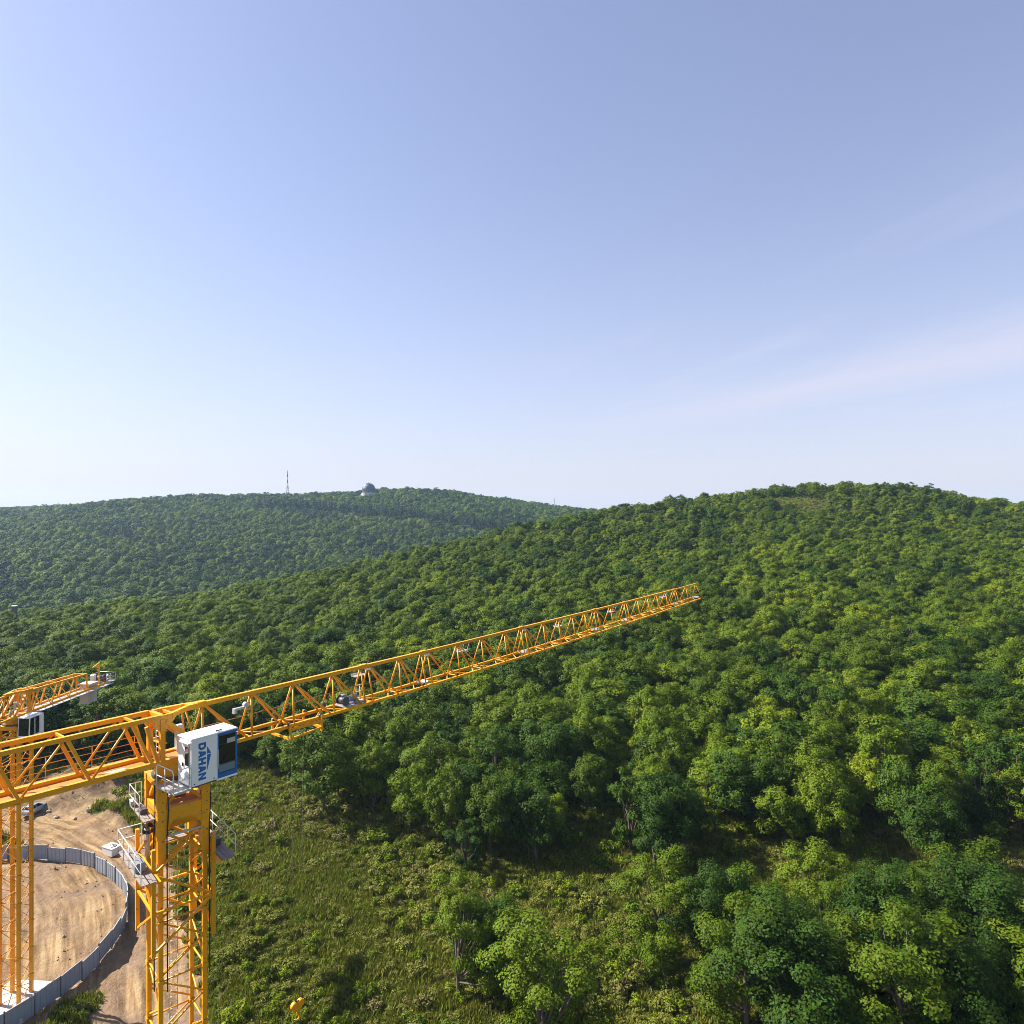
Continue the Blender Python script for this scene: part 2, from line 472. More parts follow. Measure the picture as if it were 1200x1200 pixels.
# darker turned soil on the berm and the cut bank beyond the track
bk = N(t, 'ShaderNodeMath', operation='MULTIPLY_ADD'); bk.inputs[1].default_value = 5.0; t.links.new(n4.outputs['Fac'], bk.inputs[0]); t.links.new(sx.outputs[1], bk.inputs[2])
b1 = N(t, 'ShaderNodeMapRange'); b1.inputs['From Min'].default_value = -1.2; b1.inputs['From Max'].default_value = -2.8
t.links.new(bk.outputs[0], b1.inputs['Value'])
n6 = noise(t, .45, 7, .7, tc.outputs['Object'])
soil = ramp(t, n6.outputs['Fac'], [(.32, (.070, .046, .032)), (.52, (.175, .118, .068)), (.68, (.32, .23, .13))])
dm = mix(t, b1.outputs['Result'], dm, soil.outputs[0])
fm = N(t, 'ShaderNodeMath', operation='MULTIPLY_ADD'); fm.inputs[1].default_value = .9; fm.inputs[2].default_value = -.45
t.links.new(n4.outputs['Fac'], fm.inputs[0])
fa = N(t, 'ShaderNodeMath', operation='ADD'); t.links.new(fm.outputs[0], fa.inputs[0]); t.links.new(sx.outputs[0], fa.inputs[1])
fr = N(t, 'ShaderNodeMapRange'); fr.inputs['From Min'].default_value = .35; fr.inputs['From Max'].default_value = .65
t.links.new(fa.outputs[0], fr.inputs['Value'])
t.links.new(mix(t, fr.outputs['Result'], g2, dm), p.inputs['Base Color'])
p.inputs['Roughness'].default_value = .95
p.inputs['Specular IOR Level'].default_value = .1
bp = N(t, 'ShaderNodeBump'); bp.inputs['Strength'].default_value = .8; bp.inputs['Distance'].default_value = .35
t.links.new(n4.outputs['Fac'], bp.inputs['Height']); t.links.new(bp.outputs[0], p.inputs['Normal'])
me.materials.append(m)
ground = tag(link('ground', me), kind='structure')

# ------------------------------------------------------------------ haze
m = bpy.data.materials.new('haze_air'); m.use_nodes = True
t = m.node_tree; t.nodes.clear()
o_ = N(t, 'ShaderNodeOutputMaterial'); pv = N(t, 'ShaderNodeVolumePrincipled')
pv.inputs['Color'].default_value = (.50, .74, 1.0, 1)
pv.inputs['Density'].default_value = .000080
pv.inputs['Anisotropy'].default_value = .2
t.links.new(pv.outputs[0], o_.inputs['Volume'])
zb = float(GZ.min()) - 1.0
hz = MB().box((0, 0, (zb + 146) / 2), (7400, 7400, 146 - zb)).build('haze', m)
tag(hz, 'thin pale blue haze hanging over the whole valley', 'haze', kind='stuff')

# ------------------------------------------------------------------ trees
def leaf_mesh(name, C, Nn, size, rng, mat, aspect=.62):
    n = len(C)
    Nn = Nn / np.linalg.norm(Nn, axis=1, keepdims=True)
    ref = rng.normal(size=(n, 3))
    T = np.cross(Nn, ref); T /= np.linalg.norm(T, axis=1, keepdims=True)
    B = np.cross(Nn, T)
    L = size[:, None]
    fold = rng.uniform(.05, .3, (n, 1))
    P0 = C - T * L * .5; P2 = C + T * L * .5 - Nn * L * fold * .5
    P1 = C + B * L * aspect * .5 - Nn * L * fold; P3 = C - B * L * aspect * .5 - Nn * L * fold
    V = np.stack([P0, P1, P2, P3], 1).reshape(-1, 3)
    me = bpy.data.meshes.new(name)
    me.vertices.add(4 * n); me.vertices.foreach_set('co', V.ravel())
    me.loops.add(4 * n); me.loops.foreach_set('vertex_index', np.arange(4 * n, dtype=np.int32))
    me.polygons.add(n)
    me.polygons.foreach_set('loop_start', np.arange(0, 4 * n, 4, dtype=np.int32))
    me.polygons.foreach_set('loop_total', np.full(n, 4, np.int32))
    me.materials.append(mat)
    me.update(); me.validate()
    return me

def lerp_(a, b, f): return a + (b - a) * f
def tree_proto(seed, H, W, nlobe, nleaf, lsize, mat, low=.30, lobe_r=(.17, .25), open_=0.0, flat=.85, limbs=False):
    """crown and trunk meshes of one tree: limbs reach out to leafy boughs"""
    rng = np.random.default_rng(seed); rnd = random.Random(seed)
    cz = H * (1 + low) / 2; az_ = H * (1 - low) / 2; ax = W / 2
    lobes = []
    skew = rng.normal(0, .06, 2) * W
    # main boughs: one leader and a ring of unequal side boughs, each carrying its own lobes
    if not limbs:
        for i in range(nlobe):
            f = (i + .5) / nlobe
            zc = 1 - 1.62 * f
            rad = math.sqrt(max(0, 1 - zc * zc)) * (.9 if zc < -.3 else 1)
            a = i * 2.399963 + rng.normal(0, .4)
            k = rng.uniform(.6, 1.08) if i % 4 else rng.uniform(.25, .6)
            lr = W * rng.uniform(*lobe_r) * (1.0 - .25 * max(0, zc - .5))
            if open_ and rng.random() < open_ and i > 2: continue
            wa = 1 + .16 * math.sin(2 * a + seed) + .12 * math.sin(3 * a + 2 * seed)
            lobes.append((math.cos(a) * rad * k * wa * (ax - lr * .5) + skew[0] * (zc + 1), math.sin(a) * rad * k * wa * (ax - lr * .5) + skew[1] * (zc + 1), cz + zc * (az_ - lr * .4) * rng.uniform(.78, 1.12), lr))
    nm = int(rng.integers(5, 8))
    mains = [(skew[0], skew[1], H * rng.uniform(.76, .82), W * rng.uniform(.24, .29))]
    a0 = rng.uniform(0, 6.28)
    for i in range(nm - 1):
        a = a0 + 6.283 * i / (nm - 1) + rng.normal(0, .28)
        rc = W * rng.uniform(.19, .29)
        rr_ = max(.1, ax - rc) * rng.uniform(.78, 1.12)
        mains.append((math.cos(a) * rr_, math.sin(a) * rr_, lerp_(cz - az_ * .45, cz + az_ * .40, rng.random()), rc))
    if low < .3:                                   # low skirt boughs close to the stem
        for i in range(3):
            a = rng.uniform(0, 6.28); rc = W * rng.uniform(.17, .23)
            mains.append((math.cos(a) * ax * .5, math.sin(a) * ax * .5, max(rc * .8, H * (low + .14)), rc))
    per = max(3, round(nlobe / len(mains)))
    for (mx, my, mz, rc) in (mains if limbs else []):
        for i in range(per):
            f = (i + .5) / per
            zc = 1 - 1.55 * f
            rad = math.sqrt(max(0, 1 - zc * zc))
            a = i * 2.399963 + rng.normal(0, .5)
            k = rng.uniform(.55, 1.05)
            lr = W * rng.uniform(*lobe_r) * .82
            if open_ and rng.random() < open_: continue
            lobes.append((mx + math.cos(a) * rad * rc * k, my + math.sin(a) * rad * rc * k, max(lr * .5, mz + zc * rc * k * .95), lr))
    Cs, Ns, Sz = [], [], []
    for (x, y, z, lr) in lobes:
        n = int(nleaf * (lr / (W * .21)) ** 2 * rng.uniform(.8, 1.2))
        # each bough is itself made of a few sprays
        ns = rng.integers(5, 9)
        sd_ = rng.normal(size=(ns, 3)); sd_ /= np.linalg.norm(sd_, axis=1, keepdims=True)
        sd_[:, 2] = np.abs(sd_[:, 2]) * .9 - .25
        sc = np.array([x, y, z]) + sd_ * lr * np.array([.62, .62, .62 * flat])
        k = rng.integers(0, ns, n)
        d = rng.normal(size=(n, 3)); d /= np.linalg.norm(d, axis=1, keepdims=True)
        r = rng.uniform(.25, 1, n) ** .5
        c = sc[k] + d * (r * lr * .50)[:, None] * np.array([1, 1, flat])
        out = c - np.array([x, y, z - lr * .3])
        out /= np.linalg.norm(out, axis=1, keepdims=True) + 1e-6
        whole = c - np.array([0, 0, cz - az_ * .4]); whole /= np.linalg.norm(whole, axis=1, keepdims=True) + 1e-6
        nn = whole * .55 + out * .7 + d * .5 + rng.normal(size=(n, 3)) * .28 + np.array([0, 0, .15])
        Cs.append(c); Ns.append(nn); Sz.append(rng.uniform(.7, 1.3, n) * lsize)
    C = np.concatenate(Cs); Nn = np.concatenate(Ns); S_ = np.concatenate(Sz)
    crown = leaf_mesh('crown', C, Nn, S_, rng, mat)
    # trunk and limbs
    b = MB()
    tr = H * .017 + .03
    top = Vector((skew[0] * .6, skew[1] * .6, cz + az_ * .35))
    mid = Vector((rnd.gauss(0, .15), rnd.gauss(0, .15), H * low))
    b.tube([(0, 0, -.6), (0, 0, .15), mid, mid.lerp(top, .5) + Vector((rnd.gauss(0, .2), rnd.gauss(0, .2), 0)), top], [tr * 1.5, tr * 1.15, tr * .85, tr * .55, tr * .15], 6)
    for j, (x, y, z, lr) in enumerate(lobes):
        if j % 2 and nlobe > 12: continue
        f = rnd.uniform(.0, .5)
        s = mid.lerp(top, f)
        if s.z > z - .1: s = Vector((mid.x, mid.y, max(H * low * .7, z - lr)))
        e = Vector((x, y, z))
        mm = s.lerp(e, .5) + Vector((0, 0, -.06 * (e - s).length))
        b.tube([s, mm, e], [tr * .45, tr * .3, tr * .08], 5, caps=False)
    trunk = b.mesh('trunk', M['bark'])
    return crown, trunk

PROTO = [   # seed, height, width, boughs, leaves per bough, leaf size, material, crown base, bough size, open
    tree_proto(1, 10.0, 7.6, 34, 400, .27, M['leaf_mid'], .10, (.15, .24)),
    tree_proto(2, 10.6, 7.2, 36, 400, .27, M['leaf_mid'], .06, (.14, .22)),
    tree_proto(3, 9.4, 8.2, 40, 380, .27, M['leaf_dark'], .10, (.14, .22)),
    tree_proto(4, 11.2, 6.6, 36, 400, .26, M['leaf_dark'], .04, (.14, .22), limbs=True),
    tree_proto(5, 9.6, 7.8, 32, 400, .28, M['leaf_light'], .12, (.15, .24)),
    tree_proto(6, 10.2, 6.8, 30, 300, .25, M['leaf_light'], .10, (.12, .20), .08, limbs=True),
    tree_proto(7, 10.0, 8.0, 44, 360, .26, M['leaf_mid'], .12, (.12, .19)),
    tree_proto(8, 8.6, 7.2, 28, 420, .28, M['leaf_mid'], .10, (.16, .26), .06),
    tree_proto(9, 10.2, 7.6, 36, 1000, .17, M['leaf_mid'], .10, (.13, .22), limbs=True),       # finer leaves for the nearest trees
    tree_proto(10, 9.8, 7.8, 36, 1000, .17, M['leaf_dark'], .08, (.14, .23)),
]
NP = 8
FARP = [
    tree_proto(21, 9.0, 7.6, 16, 90, .62, M['leaf_mid'], .2, (.2, .28)),
    tree_proto(22, 9.6, 7.0, 16, 90, .62, M['leaf_dark'], .2, (.2, .28)),
    tree_proto(23, 8.6, 8.0, 15, 95, .62, M['leaf_mid'], .2, (.2, .3)),
    tree_proto(25, 10.5, 6.4, 16, 95, .60, M['leaf_pine'], .05, (.18, .26)),
    tree_proto(24, 9.0, 7.4, 15, 90, .62, M['leaf_light'], .2, (.2, .28)),
]
random.seed(7)
rng = np.random.default_rng(11)

def forest_ok(x, y):
    """True where the wood stands (not in the clearing, the building site or the glades)"""
    ex = np.array([-400, -130, -100, -80, -66, -56, -45, -34, -24, -15, -8, 40, 90, 140, 400.])
    ey = np.array([124, 124, 126, 131, 133, 136, 131, 116, 103, 95, 93, 92, 92, 92, 92.])
    e = np.interp(x, ex, ey) + 2.5 * wob(x, y, .11, 3)
    ok = (y > e) | ((x > -14 + (104 - y) * .25) & (wob(x, y, .085, 9) > -.12) & (y > 60) & (y < 77))
    for cx, cy, rx, ry in GLADES:
        ok &= np.hypot((x - cx) / rx, (y - cy) / ry) + .25 * wob(x, y, .25, 4) > 1
    return ok
def P2(u, Y): return ((u - 600) / 800 * Y, Y)
GLADES = [(*P2(932, 427), 20, 32), (*P2(668, 98), 3.8, 11), (*P2(885, 97), 5.5, 9), (*P2(1035, 97), 3.6, 9), (*P2(1180, 118), 8, 3.5), (*P2(17, 291), 5, 5),
          (*P2(806, 145), 4, 5), (*P2(1180, 132), 7, 3), (*P2(970, 150), 5, 4), (*P2(645, 150), 5, 4), (*P2(780, 190), 6, 4), (*P2(1080, 230), 6, 5), (*P2(850, 330), 7, 7), (*P2(1010, 400), 9, 7)]

# trees that stand out along the edge of the wood: column, distance, height, width factor, prototype, label
EDGE = [
    (738, 99, 1.30, .98, 3, 'tall dark green tree standing alone in front of the wood, below the jib tip'),
    (836, 104, 1.18, 1.05, 5, 'airy yellow-green tree at the wood edge beside the tall dark tree'),
    (628, 97, 1.22, 1.12, 2, 'broad dark tree at the front edge of the wood, beside a pale glade'),
    (572, 99, 1.20, 1.05, 0, 'rounded green tree at the wood edge between the glade and the shrubby clearing'),
    (528, 101, 1.25, 1.0, 6, 'tall leafy tree at the wood edge near the corner of the shrubby clearing'),
    (478, 105, 1.15, 1.02, 4, 'bright green tree at the corner of the shrubby clearing'),
    (440, 112, 1.15, .95, 1, 'upright green tree along the edge of the shrubby clearing'),
    (398, 117, 1.10, 1.0, 4, 'light green tree at the clearing edge below the crane jib trolley'),
    (352, 123, .95, .95, 6, 'small leafy tree at the clearing edge just right of the crane cab'),
    (312, 129, .90, .95, 7, 'low round tree right beside the blue window frame of the crane cab'),
    (690, 109, 1.1, .95, 0, 'green tree behind the small glade left of the tall dark tree'),
    (920, 100, 1.1, 1.0, 7, 'round tree at the front edge of the wood right of the yellow-green tree'),
    (972, 98, 1.18, 1.06, 0, 'full green tree at the bottom of the wood below the right slope'),
    (1088, 99, 1.28, 1.15, 2, 'wide dark tree at the front of the wood toward the right edge'),
    (1150, 104, 1.2, 1.0, 3, 'tall dark tree in shade at the right end of the wood edge'),
    (1010, 108, 1.1, .95, 4, 'lighter green tree set back between two broad front trees'),
    (1196, 102, 1.05, 1.0, 6, 'leafy tree cut by the right edge of the picture at the wood front'),
]

# all tree spots on the near hill
sp = 4.9
gx, gy = np.meshgrid(np.arange(-520, 620, sp), np.arange(62, 560, sp * .95))
gx = gx + rng.uniform(-.42, .42, gx.shape) * sp + (np.arange(gx.shape[0]) % 2)[:, None] * sp / 2
gy = gy + rng.uniform(-.42, .42, gy.shape) * sp
X, Y = gx.ravel(), gy.ravel()
k = (np.abs(X) < .90 * Y + 25) & forest_ok(X, Y) & (rng.random(len(X)) > .05)
for (u, yy, h_, w_, pr, lb) in EDGE:
    x0, y0 = P2(u, yy)
    k &= np.hypot(X - x0, Y - y0) > 4.4
    k &= ~((np.abs(600 + 800 * X / Y - u) < 17) & (Y < yy) & (Y > 86))      # nothing hides the trees of the edge
k &= rng.random(len(X)) > .22 * sst(330, 430, Y)
k &= ~((Y > 470) & (X < -.2 * Y))             # the hollow behind the spur belongs to the far wood
X, Y = X[k], Y[k]
# ridge trees around the summit glade
for u, yy in ((884, 452), (902, 462), (918, 464), (931, 466), (938, 470), (946, 462), (953, 466), (961, 464), (966, 470), (975, 460)):
    x0, y0 = P2(u, yy); X = np.r_[X, x0]; Y = np.r_[Y, y0]
Z = height(X, Y)
hs = (1.16 - .50 * sst(120, 440, Y)) * rng.uniform(.60, 1.28, len(X))
hs *= 1 + .12 * wob(X, Y, .03, 2)
hs *= np.where(Y > 390, rng.uniform(.72, 1.35, len(X)), 1.0)
ws = hs * rng.uniform(.84, 1.26, len(X)) * (1 + .14 * sst(120, 440, Y))
pk = rng.choice(NP, len(X), p=[.20, .16, .14, .09, .12, .06, .15, .08])
near_p = rng.choice(NP, len(X), p=[.20, .14, .24, .16, .05, .03, .12, .06])       # more dark-leaved kinds close in, standing in for shading and vignetting
pk = np.where(rng.random(len(X)) < 1 - sst(115, 210, Y), near_p, pk)
rot = rng.uniform(0, 2 * math.pi, len(X))
# the ones that show largest become single trees
inview = (np.abs(X) < .77 * Y)
size = np.where(inview, hs / Y, 0)
order = np.argsort(-size)
NIND = 300 - len(EDGE)
ind = order[:NIND]; rest = np.setdiff1d(np.arange(len(X)), ind)

proto_obj = {}
def place_tree(x, y, z, rz, sc_w, sc_h, pr, label, group):
    root = empty('broadleaf_tree', (x, y, z), rz)
    tag(root, label, 'tree', group)
    c = link('crown', PROTO[pr][0], root); tr = link('trunk', PROTO[pr][1], root)
    for o in (c, tr): o.scale = (sc_w, sc_w, sc_h)
    proto_obj.setdefault(pr, (c, tr))
    return root
for i, (u, yy, h_, w_, pr, lb) in enumerate(EDGE):
    x0, y0 = P2(u, yy)
    place_tree(x0, y0, gz(x0, y0), 1.7 * i, w_, h_, pr, lb, 'trees along the edge of the wood')
TONE = ['mid-green rounded', 'green upright', 'dark green broad', 'dark green narrow', 'light green spreading', 'airy yellow-green', 'green many-clumped', 'low bushy green', 'mid-green fine-leaved', 'dark green fine-leaved']
PLACE = [(130, 'behind the second crane', 'trees behind the second crane'), (330, 'behind the white and blue crane cab', 'trees behind the crane cab'), (480, 'below the jib trolley', 'trees below the jib trolley'),
         (640, 'below the middle of the crane jib', 'trees below the middle of the jib'), (760, 'below the outer end of the crane jib', 'trees below the jib end'), (900, 'right of the jib tip', 'trees right of the jib tip'),
         (1050, 'on the lower slope under the hilltop', 'trees under the hilltop'), (9999, 'near the right edge', 'trees at the right edge')]
for i in ind:
    if Y[i] < 84: pk[i] = 8 + (i % 2)
    u = 600 + 800 * X[i] / Y[i]
    wh, g = [(p_[1], p_[2]) for p_ in PLACE if u < p_[0]][0]
    row = 'ahead of the wood' if Y[i] < 99 else 'in the front rows' if Y[i] < 116 else 'in the rows behind' if Y[i] < 136 else 'higher upslope'
    place_tree(X[i], Y[i], Z[i], rot[i], ws[i], hs[i], pk[i], TONE[pk[i]] + ' tree ' + row + ' ' + wh, g)

def scatter(name, pts, scales, rots, ids, sources):
    """one object whose points carry copies of the source meshes (geometry nodes)"""
    me = bpy.data.meshes.new(name)
    me.vertices.add(len(pts)); me.vertices.foreach_set('co', np.asarray(pts, float).ravel())
    a = me.attributes.new('psize', 'FLOAT_VECTOR', 'POINT'); a.data.foreach_set('vector', np.asarray(scales, float).ravel())
    a = me.attributes.new('prot', 'FLOAT_VECTOR', 'POINT'); a.data.foreach_set('vector', np.asarray(rots, float).ravel())
    a = me.attributes.new('pid', 'INT', 'POINT'); a.data.foreach_set('value', np.asarray(ids, np.int32))
    ob = link(name, me)
    ng = bpy.data.node_groups.new(name + '_scatter', 'GeometryNodeTree')
    ng.interface.new_socket('Geometry', in_out='INPUT', socket_type='NodeSocketGeometry')
    ng.interface.new_socket('Geometry', in_out='OUTPUT', socket_type='NodeSocketGeometry')
    gi = ng.nodes.new('NodeGroupInput'); go = ng.nodes.new('NodeGroupOutput')
    def attr(nm, ty):
        n = ng.nodes.new('GeometryNodeInputNamedAttribute'); n.data_type = ty; n.inputs['Name'].default_value = nm
        return [s for s in n.outputs if s.enabled and s.name == 'Attribute'][0]
    ps, pr_, pi = attr('psize', 'FLOAT_VECTOR'), attr('prot', 'FLOAT_VECTOR'), attr('pid', 'INT')
    join = ng.nodes.new('GeometryNodeJoinGeometry')
    for k_, objs in enumerate(sources):
        j = ng.nodes.new('GeometryNodeJoinGeometry')
        for s in objs:
            oi = ng.nodes.new('GeometryNodeObjectInfo'); oi.transform_space = 'ORIGINAL'
            oi.inputs['Object'].default_value = s; oi.inputs['As Instance'].default_value = False
            ng.links.new(oi.outputs['Geometry'], j.inputs[0])
        cmp = ng.nodes.new('FunctionNodeCompare'); cmp.data_type = 'INT'; cmp.operation = 'EQUAL'
        ia = [s for s in cmp.inputs if s.enabled and s.type == 'INT']
        ng.links.new(pi, ia[0]); ia[1].default_value = k_
        ip = ng.nodes.new('GeometryNodeInstanceOnPoints')
        ng.links.new(gi.outputs[0], ip.inputs['Points'])
        ng.links.new(cmp.outputs[0], ip.inputs['Selection'])
        ng.links.new(j.outputs[0], ip.inputs['Instance'])
        er = ng.nodes.new('FunctionNodeEulerToRotation'); ng.links.new(pr_, er.inputs[0])
        ng.links.new(er.outputs[0], ip.inputs['Rotation'])
        ng.links.new(ps, ip.inputs['Scale'])
        ng.links.new(ip.outputs[0], join.inputs[0])
    ng.links.new(join.outputs[0], go.inputs[0])
    md = ob.modifiers.new('scatter', 'NODES'); md.node_group = ng
    return ob

r_ = rest
fo = scatter('hillside_forest', np.stack([X[r_], Y[r_], Z[r_]], -1), np.stack([ws[r_], ws[r_], hs[r_]], -1),
             np.stack([rng.normal(0, .05, len(r_)), rng.normal(0, .05, len(r_)), rot[r_]], -1), pk[r_], [proto_obj[i] for i in range(NP)])
tag(fo, 'dense green broadleaf wood covering the upper slopes of the near hill', 'forest', kind='stuff')

# the far hill: a wood too distant to count
sp = 8.0
gx, gy = np.meshgrid(np.arange(-1500, 480, sp), np.arange(380, 1420, sp))
gx = gx + rng.uniform(-.45, .45, gx.shape) * sp; gy = gy + rng.uniform(-.45, .45, gy.shape) * sp
FX, FY = gx.ravel(), gy.ravel()
u = 600 + 800 * FX / FY
k = (u > -190) & (u < 830) & (FY > np.interp(u, [-200, 100, 300, 500, 700, 830], [440, 440, 490, 600, 640, 760]))
k &= ~((FY < 560) & ~((FY > 470) & (FX < -.2 * FY)))
# bare hilltop beside the dome, dome pad, mast pad, and a cut line running down across the slope
k &= ~((np.hypot((FX - P2(490, 1335)[0]) / 62, (FY - 1345) / 45) < 1))
k &= ~((np.hypot(FX - P2(432, 1300)[0], FY - 1300) < 30))
k &= ~((np.abs(FX - P2(432, 1300)[0]) < 26) & (FY > 1240) & (FY < 1300))
k &= ~((np.hypot(FX - P2(337, 1262)[0], FY - 1255) < 9))
k &= ~((np.hypot(FX - P2(33, 1165)[0], FY - 1155) < 20))
cut = np.interp(u, [180, 340, 480, 640, 700], [1120, 1130, 1060, 960, 900])
k &= ~((np.abs(FY - cut + 12 - 8 * wob(FX, FY, .02)) < 17) & (u > 300) & (u < 690))
cut2 = np.interp(u, [-100, 120, 260], [860, 880, 790])
k &= ~((np.abs(FY - cut2 - 10 * wob(FX, FY, .02)) < 8) & (u > 60) & (u < 240))
FX, FY = FX[k], FY[k]
FZ = height(FX, FY)
n = len(FX)
fh = rng.uniform(.75, 1.5, n) * (1 + .22 * wob(FX, FY, .02, 3)); fw = fh * rng.uniform(.95, 1.2, n) * 1.08
near_crest = sst(60, 100, FZ)
fh *= 1 - .25 * near_crest
fp = rng.choice(5, n, p=[.34, .26, .22, .06, .12])
uF = 600 + 800 * FX / FY
dark_line = (FY > np.interp(uF, [180, 340, 480, 640, 700], [1120, 1130, 1060, 960, 900]) + 8 * wob(FX, FY, .02)) & (FY < np.interp(uF, [180, 340, 480, 640, 700], [1120, 1130, 1060, 960, 900]) + 30) & (uF > 300) & (uF < 690)
fp = np.where(dark_line | (wob(FX, FY, .017, 6) + rng.normal(0, .22, n) > .62), 3, fp)
fh = np.where(dark_line, fh * 1.35, fh)
# four trees of the far wood stand as single things and lend their shape to the rest
far_src = []
for q, (uu, yy, lb) in enumerate([(560, 1296, 'tree on the skyline of the far hill beside the bare hilltop'), (250, 1215, 'dark tree on the skyline of the far hill left of the lattice mast'),
                                  (150, 1190, 'rounded tree on the skyline of the far hill, farther left of the lattice mast'), (606, 1282, 'dark narrow tree on the far skyline left of the slim pole'), (586, 1290, 'light tree on the far skyline between the bare hilltop and the slim pole')]):
    x0, y0 = P2(uu, yy)
    root = tag(empty('broadleaf_tree', (x0, y0, gz(x0, y0)), q), lb, 'tree', 'trees on the far skyline')
    far_src.append((link('crown', FARP[q][0], root), link('trunk', FARP[q][1], root)))
fo2 = scatter('distant_forest', np.stack([FX, FY, FZ], -1), np.stack([fw, fw, fh], -1), np.stack([np.zeros(n), np.zeros(n), rng.uniform(0, 6.28, n)], -1), fp, far_src)
tag(fo2, 'hazy blue-green wood covering the far hill below the dome', 'forest', kind='stuff')

# a dead tree whose bare limbs show among the crowns
dx0, dy0 = P2(1085, 133)
rdt = random.Random(3)
dead = tag(empty('dead_tree', (dx0, dy0, gz(dx0, dy0))), 'bare pale dead tree sticking out of the green wood at the right', 'tree')
mb = MB(); mb.tube([(0, 0, -.5), (.1, 0, 4), (.3, .1, 8.2), (.2, .2, 10.6)], [.2, .16, .1, .03], 7)
mb.build('trunk', M['deadwood'], dead)
for i in range(9):
    a = rdt.uniform(0, 6.28); z0_ = rdt.uniform(5.2, 9.4); l = rdt.uniform(1.4, 3.0)
    e1 = Vector((math.cos(a) * l * .6, math.sin(a) * l * .6, z0_ + l * .35)); e2 = Vector((math.cos(a + .3) * l, math.sin(a + .3) * l, z0_ + l * .8))
    mb = MB(); mb.tube([(.2, .1, z0_), e1, e2], [.07, .045, .012], 5); mb.tube([e1, e1 + Vector((math.cos(a - .8) * .8, math.sin(a - .8) * .8, .5))], [.03, .008], 5)
    mb.build('limb', M['deadwood'], dead)

# ------------------------------------------------------------------ shrubs and undergrowth
def shrub_proto(seed, W, H, n, ls, mat):
    rng_ = np.random.default_rng(seed)
    C, Nn, S_ = [], [], []
    nl = rng_.integers(6, 10)
    for i in range(nl):
        a = rng_.uniform(0, 6.28); r = W * .36 * math.sqrt(rng_.random())
        lr = W * rng_.uniform(.16, .26); h_ = H * rng_.uniform(.45, .85) * (1 - .5 * r / W)
        m_ = n // nl
        d = rng_.normal(size=(m_, 3)); d /= np.linalg.norm(d, axis=1, keepdims=True)
        c = np.array([math.cos(a) * r, math.sin(a) * r, h_]) + d * (rng_.uniform(.3, 1, m_) ** .5 * lr)[:, None] * np.array([1, 1, H / W * 1.1])
        c[:, 2] = np.maximum(c[:, 2], .03)
        C.append(c); Nn.append(d + np.array([0, 0, .5]) + rng_.normal(size=(m_, 3)) * .5); S_.append(rng_.uniform(.6, 1.3, m_) * ls)
    fol = leaf_mesh('foliage', np.concatenate(C), np.concatenate(Nn), np.concatenate(S_), rng_, mat)
    b = MB(); rd = random.Random(seed)
    for i in range(5):
        a = rd.uniform(0, 6.28)
        b.tube([(0, 0, -.2), (math.cos(a) * W * .12, math.sin(a) * W * .12, H * .3), (math.cos(a) * W * .3, math.sin(a) * W * .3, H * .7)], [.035, .025, .008], 5, caps=False)
    return fol, b.mesh('stems', M['bark'])
SHR = [shrub_proto(51, 2.4, 1.5, 420, .24, M['leaf_shrub']), shrub_proto(52, 1.8, 1.1, 300, .22, M['leaf_dry']), shrub_proto(53, 2.2, 1.9, 420, .26, M['leaf_light']),
       shrub_proto(54, 3.0, 1.2, 460, .24, M['leaf_shrub']), shrub_proto(55, 2.0, 1.6, 380, .26, M['leaf_mid'])]
def grass_proto(seed, n, h, w):
    rg = np.random.default_rng(seed)
    b = MB()
    for i in range(n):
        a = rg.uniform(0, 6.28); r = w * math.sqrt(rg.random()); x, y = math.cos(a) * r, math.sin(a) * r
        hh = h * rg.uniform(.5, 1.1); l = rg.uniform(.1, .45) * hh; a2 = rg.uniform(0, 6.28); k = .05 * rg.uniform(.7, 1.6)
        dx, dy = math.cos(a2), math.sin(a2)
        b.add([(x - dy * k, y + dx * k, -.05), (x + dy * k, y - dx * k, -.05), (x + dx * l * .4 + dy * k * .7, y + dy * l * .4 - dx * k * .7, hh * .6), (x + dx * l, y + dy * l, hh), (x + dx * l * .4 - dy * k * .7, y + dy * l * .4 + dx * k * .7, hh * .6)], [(0, 1, 2, 4), (4, 2, 3)])
    return b.mesh('blades', M['leaf_shrub'])
GRASS = grass_proto(61, 130, .75, .95)
SHRUBS = [
    (262, 108, 1.1, 0, 'olive shrub on the clearing just right of the crane platform rail'), (300, 116, 1.4, 2, 'bright green shrub in the clearing behind the crane platform'),
    (345, 107, 1.2, 3, 'wide low olive shrub in the middle of the clearing'), (395, 103, 1.3, 1, 'dry yellowish shrub near the corner of the wood'),
    (668, 101, 1.6, 2, 'pale green shrub filling the glade beside the tall dark tree'), (655, 109, 1.8, 0, 'upright yellow-green shrub at the back of the glade'),
    (690, 104, 1.5, 4, 'green shrub at the foot of the tall dark tree'), (880, 103, 1.7, 2, 'light green shrub right of the airy yellow-green tree'),
    (900, 110, 1.5, 3, 'olive shrub in the gap behind the wood front right of the airy tree'), (1035, 102, 1.6, 1, 'brownish dry shrub between two broad front trees'),
    (1045, 108, 1.4, 0, 'olive shrub behind the brownish dry shrub'), (1165, 101, 1.8, 2, 'light green shrub at the front near the right picture edge'),
    (128, 121, 1.6, 4, 'dark green shrub on top of the dirt bank'), (140, 117, 1.3, 2, 'light green shrub beside the dirt bank'), (152, 112, 1.2, 0, 'olive shrub above the track left of the crane mast'),
    (780, 102, 1.4, 4, 'green shrub between the tall dark tree and the airy tree'), (720, 99, 1.2, 2, 'light shrub in front of the tall dark tree'),
]
sh_src = {}
